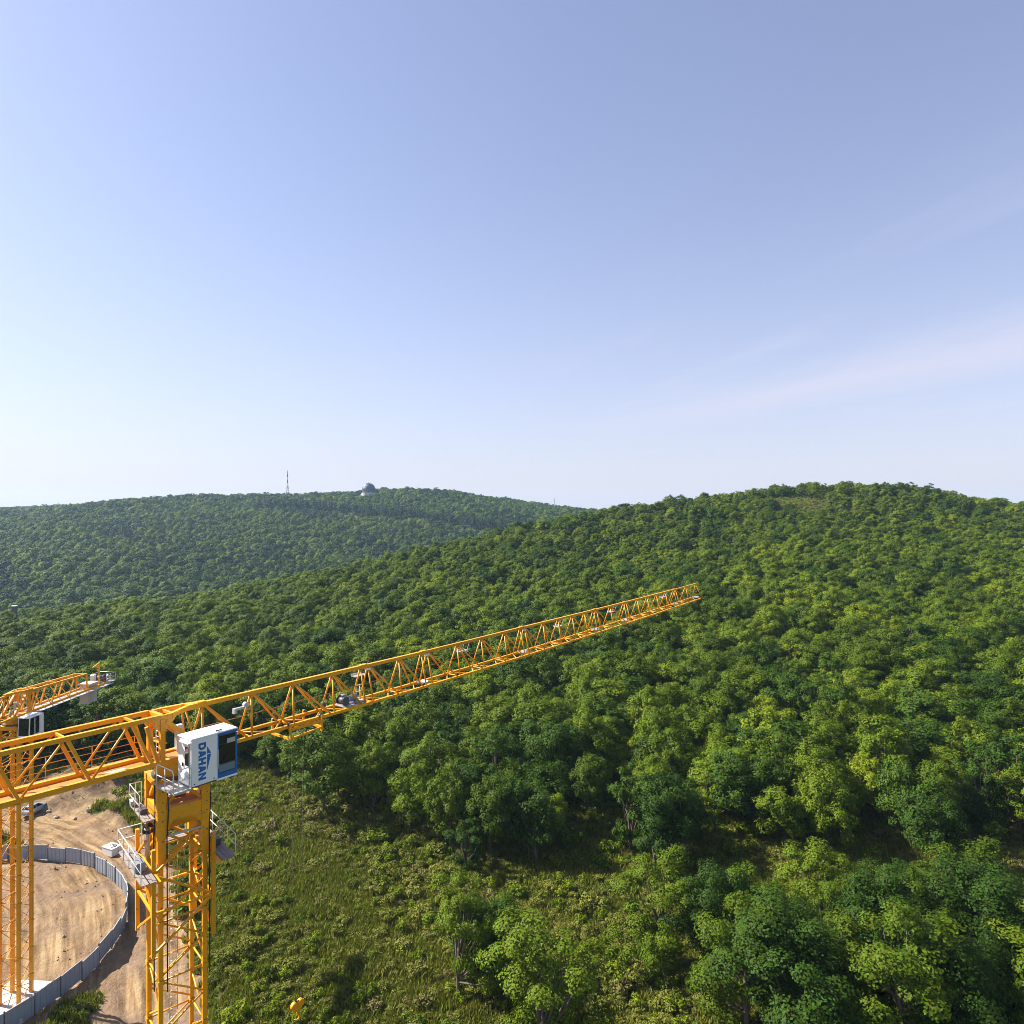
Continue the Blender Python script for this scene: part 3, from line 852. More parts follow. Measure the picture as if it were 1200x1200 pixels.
for i, (u_, yy, s_, pr, lb) in enumerate(SHRUBS):
    x0, y0 = P2(u_, yy)
    root = tag(empty('shrub', (x0, y0, gz(x0, y0)), i * 1.1), lb, 'shrub', 'shrubs in the clearing and glades')
    f_, s2 = link('foliage', SHR[pr][0], root), link('stems', SHR[pr][1], root)
    f_.scale = s2.scale = (s_, s_, s_)
    sh_src.setdefault(pr, (f_, s2))
grass_src = []
for u_, yy, lb in ((290, 104, 'tuft of long olive grass in the shrubby clearing right of the mast'),):
    x0, y0 = P2(u_, yy)
    g_ = tag(link('grass_tuft', GRASS, None, (x0, y0, gz(x0, y0))), lb, 'grass')
    grass_src.append(g_)
sp = 1.12
gx, gy = np.meshgrid(np.arange(-110, 130, sp), np.arange(52, 150, sp))
gx = gx + rng.uniform(-.5, .5, gx.shape) * sp; gy = gy + rng.uniform(-.5, .5, gy.shape) * sp
UX, UY = gx.ravel(), gy.ravel()
k = (np.abs(UX) < .88 * UY + 6) & (dirt_mask(UX, UY) < .25)
k &= (~forest_ok(UX, UY)) | (rng.random(len(UX)) < np.where(UY < 114, .75, .3))
k &= rng.random(len(UX)) < .88 + .3 * wob(UX, UY, .12, 8)
UX, UY = UX[k], UY[k]
# thin growth elsewhere under the trees and on the summit glade
g2x, g2y = np.meshgrid(np.arange(150, 208, 1.9), np.arange(396, 462, 1.9))
g2x = g2x.ravel() + rng.uniform(-1, 1, g2x.size); g2y = g2y.ravel() + rng.uniform(-1, 1, g2y.size)
UX = np.r_[UX, g2x]; UY = np.r_[UY, g2y]
n = len(UX)
hx, hy = np.meshgrid(np.arange(-110, 130, 1.05), np.arange(52, 150, 1.05))
hx = hx.ravel() + rng.uniform(-.55, .55, hx.size); hy = hy.ravel() + rng.uniform(-.55, .55, hy.size)
kk = (np.abs(hx) < .88 * hy + 6) & (dirt_mask(hx, hy) < .35 + .3 * rng.random(hx.size)) & ((~forest_ok(hx, hy)) | (hy < 112))
hx, hy = hx[kk], hy[kk]
us = rng.uniform(.38, .9, n) ** 1.0 * (1 + .4 * wob(UX, UY, .09, 6)) * np.where(rng.random(n) < .12, 1.7, 1.0)
pz = wob(UX, UY, .06, 12)
up = np.where(pz + rng.normal(0, .45, n) > .62, 1, np.where(rng.random(n) < .42, 0, np.where(rng.random(n) < .55, 3, np.where(rng.random(n) < .6, 2, 4))))
UX = np.r_[UX, hx]; UY = np.r_[UY, hy]; m_ = len(hx)
hsz = rng.uniform(.6, 1.3, m_) * (1 + .3 * wob(hx, hy, .14, 5))
us = np.r_[us, hsz]; up = np.r_[up, np.full(m_, 5)]; n += m_
und = scatter('undergrowth', np.stack([UX, UY, height(UX, UY)], -1), np.stack([us, us, us * rng.uniform(.7, 1.2, n)], -1), np.stack([np.zeros(n), np.zeros(n), rng.uniform(0, 6.28, n)], -1), up, [sh_src[i] for i in range(5)] + [grass_src])
tag(und, 'olive green low undergrowth covering the clearing in front of the wood', 'undergrowth', kind='stuff')
print('TREES', len(X), 'far', len(FX), 'under', len(UX))

# ------------------------------------------------------------------ tower cranes
def lerp(a, b, f): return a + (b - a) * f
_mesh_cache = {}
def member(name, a, b, w, parent, mat=None, shape='box', h=None):
    """one straight steel member as its own object"""
    mb = MB()
    if shape == 'box': mb.beam(a, b, w, h)
    else: mb.tube([a, b], w / 2, 8)
    return mb.build(name, mat or M['crane'], parent)

def camber(s, on): return on * 1.05 * (max(0.0, s - 15) / 52) ** 1.5
def jib_h(s): return 2.2 if s < 29 else lerp(2.2, 1.82, min(1, (s - 29) / 38))

def build_jib(root, L, nodes, joints, cam_on, plates=True):
    jib = empty('jib', (0, 0, L), 0, root)
    W2 = .62
    end = nodes[-1]
    cz = lambda s: camber(s, cam_on)
    # chords, one length per jib section
    cuts = [1.3] + [j for j in joints] + [end]
    for a, b in zip(cuts[:-1], cuts[1:]):
        w = lerp(.21, .13, a / 66); wb = lerp(.17, .11, a / 66)
        m1 = (a + b) / 2
        mb = MB()
        for p, q in ((a, m1), (m1, b)):
            mb.beam((p, 0, jib_h(p) + cz(p)), (q, 0, jib_h(q) + cz(q)), w, w * 1.05)
        # flange plates at the section joint
        mb.box((b - .12, 0, jib_h(b) + cz(b) + .01), (.5, w * 1.25, w * 1.3))
        mb.build('top_chord', M['crane'], jib)
        for y in (-W2, W2):
            mb = MB()
            for p, q in ((a - (1.5 if a == 1.3 else 0), m1), (m1, b)):
                mb.beam((p, y, cz(p)), (q, y, cz(q)), wb, wb)
            mb.box((b - .1, y, cz(b)), (.34, wb * 1.3, wb * 1.35))
            mb.build('bottom_chord', M['crane'], jib)
    feet = []
    for i, s in enumerate(nodes):
        r = lerp(.115, .065, s / 66)
        fs = s - .32 if i < len(nodes) - 1 else s + .45
        feet.append(fs)
        H = jib_h(s) + cz(s)
        pair = [(s - .33, s - .45), (s + .26, s + .18)] if s in joints else [(s, fs)]
        for (ts, fs2) in pair:
            for y in (-W2, W2):
                member('brace', (ts, y * .06, H - .05), (fs2, y, cz(fs2) + .05), r, jib, shape='tube')
        if s in joints:
            feet[-1] = s + .18
    for i in range(len(nodes) - 1):
        s, e = nodes[i], nodes[i + 1]
        r = lerp(.125, .06, s / 66)
        te = e - .45 if e in joints else feet[i + 1]
        ts = s + .26 if s in joints else s
        for y in (-W2, W2):
            member('brace', (ts + .12, y * .06, jib_h(s) + cz(s) - .06), (te - .28, y, cz(te) + .06), r, jib, shape='tube')
        # flat lacing between the bottom chords
        member('cross_strut', (feet[i], -W2, cz(feet[i])), (feet[i], W2, cz(feet[i])), r * .75, jib, shape='tube')
        member('cross_strut', (feet[i] + .05, W2, cz(s)), (lerp(feet[i], te, .46), -W2, cz(lerp(s, e, .5))), r * .7, jib, shape='tube')
        member('cross_strut', (lerp(feet[i], te, .52), -W2, cz(lerp(s, e, .5))), (te - .05, W2, cz(e)), r * .7, jib, shape='tube')
    # slack ropes inside the truss
    rb = MB()
    rb.tube([(1.5, .25, .95), (nodes[4], .2, 1.0 + cz(nodes[4])), (end, .1, 1.0 + cz(end))], .022, 5)
    rb.build('trolley_rope', M['crane_dark'], jib)
    if plates:
        # small rest platforms: bolt-side plates at the bottom and at shoulder height
        for s, y, z in ((10.3, .0, .12), (17.3, .1, .12), (29.2, .1, .12), (41.2, .1, .12), (47.4, .1, .12), (60.2, .1, .12), (66.4, 0, .12),
                        (12.0, .55, 1.55), (22.0, .5, 1.45), (35.2, .5, 1.35), (45.2, .5, 1.3), (57.6, .5, 1.25)):
            if s > end + .5: continue
            mb = MB()
            if z < 1:
                mb.box((s, y, z + cz(s)), (.55, .62, .03)); mb.box((s - .27, y, z + .06 + cz(s)), (.03, .62, .12)); mb.box((s + .27, y, z + .06 + cz(s)), (.03, .62, .12))
            else:
                mb.box((s, y, z + cz(s)), (.9, .42, .05)); mb.box((s, y + .2, z + .07 + cz(s)), (.9, .03, .1))
                mb.beam((s - .3, y - .2, z + cz(s)), (s - .3, .02, jib_h(s) + cz(s)), .03); mb.beam((s + .3, y - .2, z + cz(s)), (s + .3, .02, jib_h(s) + cz(s)), .03)
            mb.build('rest_platform', M['galv'], jib)
        for s in joints[:3]:
            MB().box((s + .22, -.05, jib_h(s) - .2 + cz(s)), (.34, .16, .13)).build('joint_pin_cover', M['white'], jib)
    return jib

def build_counter_jib(root, L, length, htop, hend, walk_y, weights=True, deck_mat='crane_dark'):
    cj = empty('counter_jib', (0, 0, L), 0, root)
    W2 = .62
    e = -length
    hz_ = lambda s: lerp(htop, hend, max(0, (-s - 2)) / (length - 2)) if hend != htop else htop
    tend = e + 3.6                                    # the truss stops before the ballast
    for y in (-W2, W2):
        mb = MB(); mb.beam((tend, y, hz_(tend)), (-1.15, y, hz_(-1.15)), .19, .2)
        mb.build('top_chord', M['crane'], cj)
        mb = MB(); mb.beam((e, y, 0), (-1.25, y, 0), .19, .24)
        mb.build('bottom_chord', M['crane'], cj)
        bot, top = -1.45, -2.5
        k = 0
        while bot - 2.7 > tend - 1.2:
            nb = bot - 2.68
            member('brace', (bot - .05, y, .08), (top + .06, y, hz_(top) - .08), .14, cj, shape='box')
            member('brace', (nb + .05, y, .08), (top - .08, y, hz_(top) - .08), .105, cj, shape='tube')
            if k > 0: member('cross_strut', (top, -W2, hz_(top)), (top, W2, hz_(top)), .09, cj) if y < 0 else None
            bot = nb; top = top - 2.66; k += 1
        member('end_post', (tend, y, 0), (tend, y, hz_(tend)), .14, cj)
    member('cross_strut', (tend, -W2, hz_(tend)), (tend, W2, hz_(tend)), .14, cj)
    member('cross_strut', (-2.3, -W2, hz_(-2.3)), (-2.3, W2, hz_(-2.3)), .1, cj)
    # deck plates between the chords, each its own sheet
    s = -1.5
    while s > tend:
        MB().box((s - 1.0, 0, -.05), (1.97, W2 * 2 - .22, .04)).build('deck_plate', M[deck_mat], cj)
        s -= 2.0
    # side walkway with rails on the outer side
    MB().box(((e - 1.6) / 2, walk_y * (W2 + .45), -.08), (length - 1.6, .62, .05)).build('walkway', M['crane_dark'] if deck_mat == 'crane_dark' else M['galv'], cj)
    for z in (.3, .62, .94):
        member('handrail', (e, walk_y * (W2 + .78), z), (-1.2, walk_y * (W2 + .78), z), .032, cj, shape='tube')
    member('handrail', (e, -walk_y * (W2 + .12), .75), (-1.6, -walk_y * (W2 + .12), .75), .028, cj, shape='tube') if deck_mat == 'crane_dark' else None
    s = -1.4
    while s > e:
        member('rail_post', (s, walk_y * (W2 + .78), -.08), (s, walk_y * (W2 + .78), .95), .035, cj, shape='tube')
        s -= 1.9
    return cj, tend

def ballast(root, L, e, tend, n=3):
    """slabs hung through the end of the counter jib, hoist winch and a small service davit"""
    for k in range(n):
        mb = MB()
        s = e + 1.9 + k * .55
        mb.prism([(s - .25, -1.75), (s + .25, -1.75), (s + .25, .45), (s - .25, .45)], -.5, .5)
        mb.box((s, 0, .5), (.5, 1.5, .16))
        mb.build('ballast_slab', M['concrete'], root, (0, 0, L))
    mb = MB()
    mb.box((e - .25, 0, .02), (1.7, 2.0, .06)); mb.box((e - 1.05, 0, .1), (.06, 2.0, .14))
    mb.build('winch_platform', M['galv'], root, (0, 0, L))
    mb = MB()
    mb.tube([(e + .1, -.55, .55), (e + .1, .35, .55)], .34, 14); mb.tube([(e + .1, -.62, .55), (e + .1, -.55, .55)], .46, 14); mb.tube([(e + .1, .35, .55), (e + .1, .42, .55)], .46, 14)
    mb.build('winch_drum', M['steel'], root, (0, 0, L))
    mb = MB(); mb.box((e - .4, .1, .42), (.5, .9, .6), bev=.05); mb.tube([(e - .4, -.75, .45), (e - .4, -.3, .45)], .24, 12)
    mb.build('winch_motor', M['motor'], root, (0, 0, L))
    MB().box((e + .95, -.45, .62), (.5, .45, 1.0), bev=.03).build('control_cabinet', M['white'], root, (0, 0, L))
    for y in (-1, 1):
        mb = MB()
        for z in (.55, 1.05): mb.tube([(e - 1.05, y, z), (e + .6, y, z)], .025, 5)
        for s in (e - 1.05, e - .2, e + .6): mb.tube([(s, y, .02), (s, y, 1.05)], .025, 5)
        mb.build('end_rail', M['galv'], root, (0, 0, L))
    mb = MB(); mb.tube([(e - 1.05, -1, 1.05), (e - 1.05, 1, 1.05)], .025, 5); mb.tube([(e - 1.05, -1, .55), (e - 1.05, 1, .55)], .025, 5)
    mb.build('end_rail', M['galv'], root, (0, 0, L))
    mb = MB(); mb.beam((e + 1.3, .55, 0), (e + 1.3, .55, 2.7), .13); mb.beam((e + 1.35, .55, 2.65), (e + 2.5, .55, 2.35), .1); mb.beam((e + 1.3, .55, 2.0), (e + 1.9, .55, 2.5), .06)
    mb.build('davit', M['crane'], root, (0, 0, L))

def build_head(root, L, htop):
    """tower head over the slewing ring: posts, top frame that narrows to the jib hinge, struts"""
    hd = empty('tower_head', (0, 0, L), 0, root)
    W2 = .62
    for y in (-W2, W2):
        member('post', (-1.02, y, .0), (-1.02, y, htop - .1), .22, hd)
        member('strut', (-.85, y, htop - .22), (1.15, y, .1), .2, hd)
        member('strut', (-1.75, y * 1.0, 1.9), (-1.25, y, .15), .15, hd)
        mb = MB()                                         # gusset plate
        mb.prism([(-1.5, htop + .1), (-.25, htop + .1), (-.45, htop - .2), (-.82, htop - .62), (-1.2, htop - .62), (-1.4, htop - .12)], y - .07, y + .07)
        mb.build('gusset', M['crane'], hd)
        mb = MB(); mb.beam((-.6, y, htop), (.35, y * .42, htop + .06), .2, .22); mb.beam((.35, y * .42, htop + .06), (1.25, y * .14, htop + .02), .16, .24)
        mb.build('top_arm', M['crane'], hd)
        member('brace', (.35, y * .3, htop - .08), (.75, y, .1), .1, hd, shape='tube')
        member('sill', (-1.3, y, -.02), (1.7, y, -.02), .26, hd, h=.3)
        mb = MB(); mb.tube([(.9, y * .34, htop + .02), (.9, y * .14, htop + .02)], .09, 10)
        mb.build('hinge_pin', M['galv'], hd)
    member('top_crossbeam', (-1.0, -W2, htop), (-1.0, W2, htop), .2, hd)
    member('top_crossbeam', (-.45, -W2 * .9, htop), (-.45, W2 * .9, htop), .12, hd)
    member('hinge_box', (.45, 0, htop + .02), (1.45, 0, htop + .02), .3, hd, h=.3)
    MB().box((0, 0, -.02), (2.2, .98, .12)).build('floor_plate', M['crane_dark'], hd)
    # cabinets, motor and ladder inside the head
    MB().box((.25, .25, .75), (.34, .3, 1.25), bev=.02).build('electric_cabinet', M['galv'], hd)
    MB().tube([(.75, .2, .1), (.75, .2, .7)], .2, 12).build('slew_motor', M['motor'], hd)
    mb = MB()
    for y in (.32, .62):
        mb.tube([(-.7, y, .0), (-.7, y, 1.9)], .02, 5)
    for i in range(7): mb.tube([(-.7, .32, .2 + i * .26), (-.7, .62, .2 + i * .26)], .015, 5)
    mb.build('ladder', M['rail'], hd)
    # slewing ring and turntable
    mb = MB()
    mb.prism([(math.cos(a) * 1.0, math.sin(a) * 1.0) for a in np.linspace(0, 2 * math.pi, 25)[:-1]], -.72, -.16, 'z')
    mb.build('turntable', M['crane'], root, (0, 0, L))
    mb = MB()
    mb.prism([(math.cos(a) * 1.12, math.sin(a) * 1.12) for a in np.linspace(0, 2 * math.pi, 33)[:-1]], -.86, -.72, 'z')
    mb.build('slewing_ring', M['steel'], root, (0, 0, L))
    return hd

def build_mast(root, L, rz, hw, base_z=0.0, cage=True, pw=.2, bw=.09):
    ms = empty('mast', (0, 0, 0), rz, root)
    top = L - .88
    C4 = [(-hw, -hw), (hw, -hw), (hw, hw), (-hw, hw)]
    z1 = L - 4.6 if cage else L - 1.9                # below this plain mast sections
    sec = 2.8
    zs = []
    z = z1
    while z > base_z + .2:
        zs.append((max(base_z, z - sec), z)); z -= sec
    for a, b in zs:
        for x, y in C4:
            mb = MB(); mb.beam((x, y, a), (x, y, b - .02), pw, pw)
            mb.box((x, y, b - .12), (pw * 1.35, pw * 1.35, .2))
            mb.build('post', M['crane'], ms)
        zc = (a + b) / 2
        for i in range(4):
            p, q = C4[i], C4[(i + 1) % 4]
            member('brace', (*p, a + .1), (*q, zc), bw, ms, shape='tube')
            member('brace', (*q, zc), (*p, b - .1), bw, ms, shape='tube')
            member('cross_strut', (*p, b - .1), (*q, b - .1), bw, ms, shape='tube')
        mb = MB()
        for dx in (-.2, .2): mb.tube([(dx, hw * .55, a), (dx, hw * .55, b)], .02, 5)
        k = a + .15
        while k < b: mb.tube([(-.2, hw * .55, k), (.2, hw * .55, k)], .013, 4); k += .3
        mb.build('ladder', M['galv'], ms)
    # slewing seat: stout plated posts and deep beams
    t0 = z1
    if cage:
        for x, y in C4:
            cp = member('corner_post', (x, y, t0), (x, y, top), .36, ms)
            for zb_ in (L - 1.25, L - 1.75, L - 2.2, L - 2.65, L - 3.6):
                for ox, oy in ((-.185, .05), (.05, -.185)):
                    MB().box((x + ox, y + oy, zb_), (.05, .05, .05)).build('bolt', M['steel'], ms)
        for i in range(4):
            p, q = Vector((*C4[i], 0)), Vector((*C4[(i + 1) % 4], 0))
            d = (q - p).normalized()
            n_ = Vector((d.y, -d.x, 0))
            a, b = p + d * .18, q - d * .18
            member('ring_beam', a + Vector((0, 0, top - .14)), b + Vector((0, 0, top - .14)), .3, ms, h=.26)
            mb = MB()                                      # deep haunched beam
            zz = L - 2.42
            pts = [(0, .36), (0, -.95), (.18, -.62), (.42, -.34), (.75, -.3)]
            w_ = (b - a).length
            poly = [(0, .33), (0, -.80), (.13, -.62), (.36, -.32), (w_ - .36, -.32), (w_ - .13, -.62), (w_, -.80), (w_, .33)]
            vs_ = []
            for off in (.14, -.14):
                for s_, z_ in poly: vs_.append(a + d * s_ + n_ * off + Vector((0, 0, zz + z_)))
            k = len(poly)
            mb.add(vs_, [(0, 1, 2, 7), (7, 2, 5, 6), (2, 3, 4, 5), (k + 7, k + 2, k + 1, k), (k + 6, k + 5, k + 2, k + 7), (k + 5, k + 4, k + 3, k + 2)]
                   + [(j, k + j, k + (j + 1) % k, (j + 1) % k) for j in range(k)])
            mb.build('haunch_beam', M['crane'], ms)
            c_ = (a + b) / 2
            member('knee_brace', a + Vector((0, 0, L - 2.0)), c_ + Vector((0, 0, L - 1.18)), .14, ms)
            member('knee_brace', b + Vector((0, 0, L - 2.0)), c_ + Vector((0, 0, L - 1.18)), .14, ms)
            member('brace', a + Vector((0, 0, L - 3.3)), b + Vector((0, 0, t0 + .1)), .11, ms)
            member('brace', b + Vector((0, 0, L - 3.3)), a + Vector((0, 0, t0 + .1)), .11, ms)
        MB().box((0, 0, L - 2.25), (1.6, 1.6, .05)).build('inner_floor', M['crane_dark'], ms)
        MB().box((.15, .5, L - 2.1), (.8, .35, .18), bev=.03).build('cable_tray', M['white'], ms)
    else:
        for x, y in C4: member('corner_post', (x, y, t0), (x, y, top), .3, ms)
        for i in range(4):
            p, q = C4[i], C4[(i + 1) % 4]
            member('ring_beam', (*p, top - .2), (*q, top - .2), .3, ms, h=.4)
            member('brace', (*p, t0 + .1), (*q, top - .4), .1, ms, shape='tube')
    return ms

def rail_run(parent, pts, z, h=1.05, n=3, mat='rail', r=.021):
    """guard rail along a run: top and middle rail with posts, one object"""
    mb = MB()
    for hh in (h, h * .52):
        mb.tube([(x, y, z + hh) for x, y in pts], r, 6)
    for (x0, y0), (x1, y1) in zip(pts[:-1], pts[1:]):
        for i in range(n + 1):
            f = i / n
            mb.tube([(lerp(x0, x1, f), lerp(y0, y1, f), z), (lerp(x0, x1, f), lerp(y0, y1, f), z + h)], r, 6)
    return mb.build('guard_rail', M[mat], parent)

# ---- the near crane
LV = 38.0
T1 = (-16.6, 33.8)
g1 = gz(*T1)
crane1 = empty('tower_crane', (*T1, g1), R(90 - 37))
tag(crane1, 'large yellow flat-top tower crane with white and blue cab in front of the wood', 'crane', 'tower cranes')
L1 = LV - g1
NODES = [1.3, 4.05, 6.66, 9.46, 12.0, 14.95, 17.4, 20.8, 23.6, 26.5, 29.0, 32.0, 34.4, 36.8, 39.0, 41.0, 44.0, 47.2, 50.0, 52.4, 54.8, 57.2, 59.8, 63.1, 66.35]
JOINTS = [12.0, 17.4, 29.0, 41.0, 47.2, 59.8]
jib1 = build_jib(crane1, L1, NODES, JOINTS, 1.0)
cj1, tend1 = build_counter_jib(crane1, L1, 15.5, 2.2, 1.95, 1)
cj1.rotation_euler.y = R(1.35)
ballast(crane1, L1, -15.5, tend1)
build_head(crane1, L1, 2.2)
mast1 = build_mast(crane1, L1, R(-11), 1.0, 0)
MB().box((-2.9, -.15, .0), (.85, .3, .03)).build('white_sheet', M['white'], cj1)
# trolley under the chords
tro = empty('trolley', (7.0, 0, L1), 0, crane1)
for y in (-.86, .86):
    MB().beam((-1.15, y, -.14), (1.15, y, -.14), .1, .14).build('side_beam', M['crane'], tro)
    for s in (-1.05, 1.05):
        member('hanger', (s, y, -.72), (s, y, .2), .11, tro)
        MB().tube([(s, y * .93, .14), (s, y * .78, .14)], .11, 10).build('wheel', M['steel'], tro)
    member('lower_beam', (-1.05, y, -.66), (1.05, y, -.5), .1, tro)
for s in (-1.05, 1.05):
    member('cross_beam', (s, -.86, -.66 if s < 0 else -.5), (s, .86, -.66 if s < 0 else -.5), .12, tro)
    member('cross_beam', (s * .4, -.86, -.16), (s * .4, .86, -.16), .1, tro)
MB().tube([(-.25, -.1, -.4), (-.25, .1, -.4)], .2, 14).build('sheave', M['steel'], tro)
MB().tube([(.25, -.1, -.4), (.25, .1, -.4)], .2, 14).build('sheave', M['steel'], tro)
for s in (-.42, .42): MB().tube([(s, 0, -.4), (s * .5, 0, -16.2)], .008, 5).build('hoist_rope', M['rope'], tro)
mb = MB(); mb.box((0, 0, -16.5), (.62, .16, .55), bev=.06); mb.tube([(-.21, -.12, -16.4), (-.21, .12, -16.4)], .2, 12); mb.tube([(.21, -.12, -16.4), (.21, .12, -16.4)], .2, 12)
mb.tube([(0, 0, -16.7), (0, 0, -16.95), (.14, 0, -17.1), (.1, 0, -17.28), (-.06, 0, -17.3), (-.16, 0, -17.18)], [.05, .05, .06, .06, .05, .03], 8)
mb.build('hook_block', M['crane'], tro)
# trolley winch inside the jib
wn = empty('trolley_winch', (10.75, 0, L1), 0, crane1)
MB().box((0, -.1, .12), (1.5, 1.0, .05)).build('bed_plate', M['galv'], wn)
MB().box((.5, -.3, .22), (.55, .5, .1), bev=.03).build('brake_cover', M['galv'], wn)
mb = MB(); mb.tube([(-.5, -.3, .42), (-.5, .25, .42)], .2, 14); mb.tube([(-.5, -.34, .42), (-.5, -.3, .42)], .29, 14); mb.tube([(-.5, .25, .42), (-.5, .29, .42)], .29, 14)
mb.build('drum', M['steel'], wn)
MB().tube([(-.15, -.1, .45), (.45, -.1, .45)], .2, 12).build('motor', M['motor'], wn)
MB().box((-.2, .3, .42), (.35, .3, .5), bev=.04).build('gearbox', M['motor'], wn)
rail_run(wn, [(1.0, .5), (1.6, .5)], .1, .85, 2)
mb = MB(); mb.tube([(3.75, .12, 1.62), (3.75, -.12, 1.62)], .14, 12); mb.box((3.35, 0, 1.5), (.6, .14, .12)); mb.box((3.1, .0, 1.42), (.16, .22, .26))
mb.build('rope_pulley_bracket', M['galv'], jib1)
MB().tube([(9.0, .45, .3), (9.25, .45, .3)], .17, 12).build('guide_roller', M['steel'], jib1)

# ---- cab of the near crane
def poly_plate(parent, name, polys, to3, mat):
    """flat lettering: each polygon 4 mm thick, standing 3 mm proud of the cab side"""
    mb = MB()
    for pl in polys:
        n = len(pl)
        v0 = [to3(a, b, .004) for a, b in pl]; v1 = [to3(a, b, .001) for a, b in pl]
        mb.add(v0 + v1, [tuple(range(n)), tuple(range(2 * n - 1, n - 1, -1))] + [((i + 1) % n, i, n + i, n + (i + 1) % n) for i in range(n)])
    return mb.build(name, mat, parent)
LET = {
 'D': [[(0, 0), (.30, 0), (.30, 1), (0, 1)], [(.30, 0), (.66, 0), (.56, .27), (.30, .27)], [(.30, .73), (.56, .73), (.66, 1), (.30, 1)], [(.66, 0), (.93, .28), (.62, .38), (.56, .27)], [(.62, .62), (.93, .72), (.66, 1), (.56, .73)], [(.62, .38), (.93, .28), (.93, .72), (.62, .62)]],
 'A': [[(0, 0), (.30, 0), (.62, 1), (.30, 1)], [(.66, 0), (.96, 0), (.66, 1), (.46, .55)], [(.24, .16), (.72, .16), (.64, .40), (.32, .40)]],
 'H': [[(0, 0), (.31, 0), (.31, 1), (0, 1)], [(.62, 0), (.93, 0), (.93, 1), (.62, 1)], [(.31, .36), (.62, .36), (.62, .64), (.31, .64)]],
 'N': [[(0, 0), (.30, 0), (.30, 1), (0, 1)], [(.63, 0), (.93, 0), (.93, 1), (.63, 1)], [(.30, .55), (.63, 0), (.63, .45), (.30, 1)]],
}
cab = empty('cab', (-.75, -1.62, LV - .72 - g1), 0, crane1)     # origin: inner rear lower corner; x ahead, -y outward
CL, CW, CH = 2.3, 1.2, 2.15
XS = 1.28
mb = MB()                                                      # white rear body
mb.prism([(0, 0), (XS, 0), (XS, CH), (0, CH)], -CW, 0)
mb.build('rear_body', M['white'], cab)
mb = MB()                                                      # front box frame, open for the panes
mb.box(((XS + CL) / 2, -CW / 2, .09), (CL - XS, CW, .18)); mb.box(((XS + CL) / 2, -CW / 2, CH - .07), (CL - XS, CW - .01, .13))
mb.box((CL - .05, -CW + .05, CH / 2), (.1, .1, CH - .34)); mb.box((CL - .05, -.05, CH / 2), (.1, .1, CH - .34)); mb.box((XS + .03, -CW + .04, CH / 2), (.06, .08, CH - .34))
mb.box(((XS + CL) / 2, -CW + .03, .20), (CL - XS - .1, .05, .06))
mb.build('front_frame', M['blue'], cab)
MB().box(((XS + CL) / 2, -CW / 2, -.045), (CL - XS, CW * .98, .09)).build('floor_pan', M['white'], cab)
MB().box((XS + .5, -.03, CH / 2), (CL - XS - .12, .05, CH - .4)).build('inner_wall', M['white'], cab)
mb = MB(); mb.box((CL / 2 - .01, -CW / 2, CH + .035), (CL + .06, CW + .06, .07), bev=.03)
mb.build('roof', M['white'], cab)
xm = (XS + .06 + CL - .1) / 2; xl = CL - .1 - XS - .06
z0, z1_, z2, z3 = .24, .66, 1.60, CH - .13
mb = MB(); mb.box((xm, -CW + .02, (z2 + z3) / 2), (xl, .015, z3 - z2 - .03)); mb.build('upper_pane', M['glass'], cab)
mb = MB(); mb.box((xm, -CW + .025, (z1_ + z2) / 2), (xl, .015, z2 - z1_ - .02)); mb.build('side_pane', M['glass'], cab)
mb = MB(); mb.box((xm, -CW + .022, (z0 + z1_) / 2), (xl, .012, z1_ - z0 - .03)); mb.build('lower_pane', M['glass_reflection'], cab)
mb = MB(); mb.box((CL - .02, -CW / 2, (z0 + z3) / 2), (.015, CW - .2, z3 - z0)); mb.build('windscreen', M['glass'], cab)
MB().box((xm + .2, -CW - .003, (z2 + z3) / 2 - .12), (.42, .02, .22)).build('sun_blind', M['galv'], cab)
mb = MB(); mb.box((xm + .28, -CW + .012, z2), (.55, .02, .035)); mb.build('window_bar', M['white'], cab)
for za, zb_ in ((z2, z3), (z1_, z2), (z0, z1_)):              # rubber seals round each pane
    mb = MB()
    for zz in (za + .012, zb_ - .022): mb.box((xm, -CW + .014, zz), (xl, .02, .018))
    for xx in (xm - xl / 2 + .01, xm + xl / 2 - .01): mb.box((xx, -CW + .014, (za + zb_) / 2), (.018, .02, zb_ - za - .02))
    mb.build('window_seal', M['black'], cab)
mb = MB(); mb.beam((xm - .35, -CW - .012, z1_ + .03), (xm + .1, -CW - .012, z1_ + .5), .018); mb.build('wiper', M['black'], cab)
mb = MB(); mb.tube([(XS + .02, -CW - .02, .5), (XS + .02, -CW - .06, .55), (XS + .02, -CW - .06, 1.35), (XS + .02, -CW - .02, 1.4)], .015, 6); mb.build('grab_rail', M['galv'], cab)
# what shows through the lower pane
MB().box((xm - .25, -.75, .34), (.28, .3, .3), bev=.04).build('control_box', M['galv'], cab)
mb = MB(); mb.box((xm + .05, -.5, .36), (.4, .45, .1), bev=.04); mb.box((xm - .14, -.5, .7), (.1, .45, .6), bev=.04); mb.build('seat', M['motor'], cab)
MB().box((xm + .28, -.85, .28), (.2, .3, .12), bev=.02).build('pedal_box', M['white'], cab)
MB().box((xm, -CW / 2, .2), (xl, CW - .15, .02)).build('cab_floor', M['concrete'], cab)
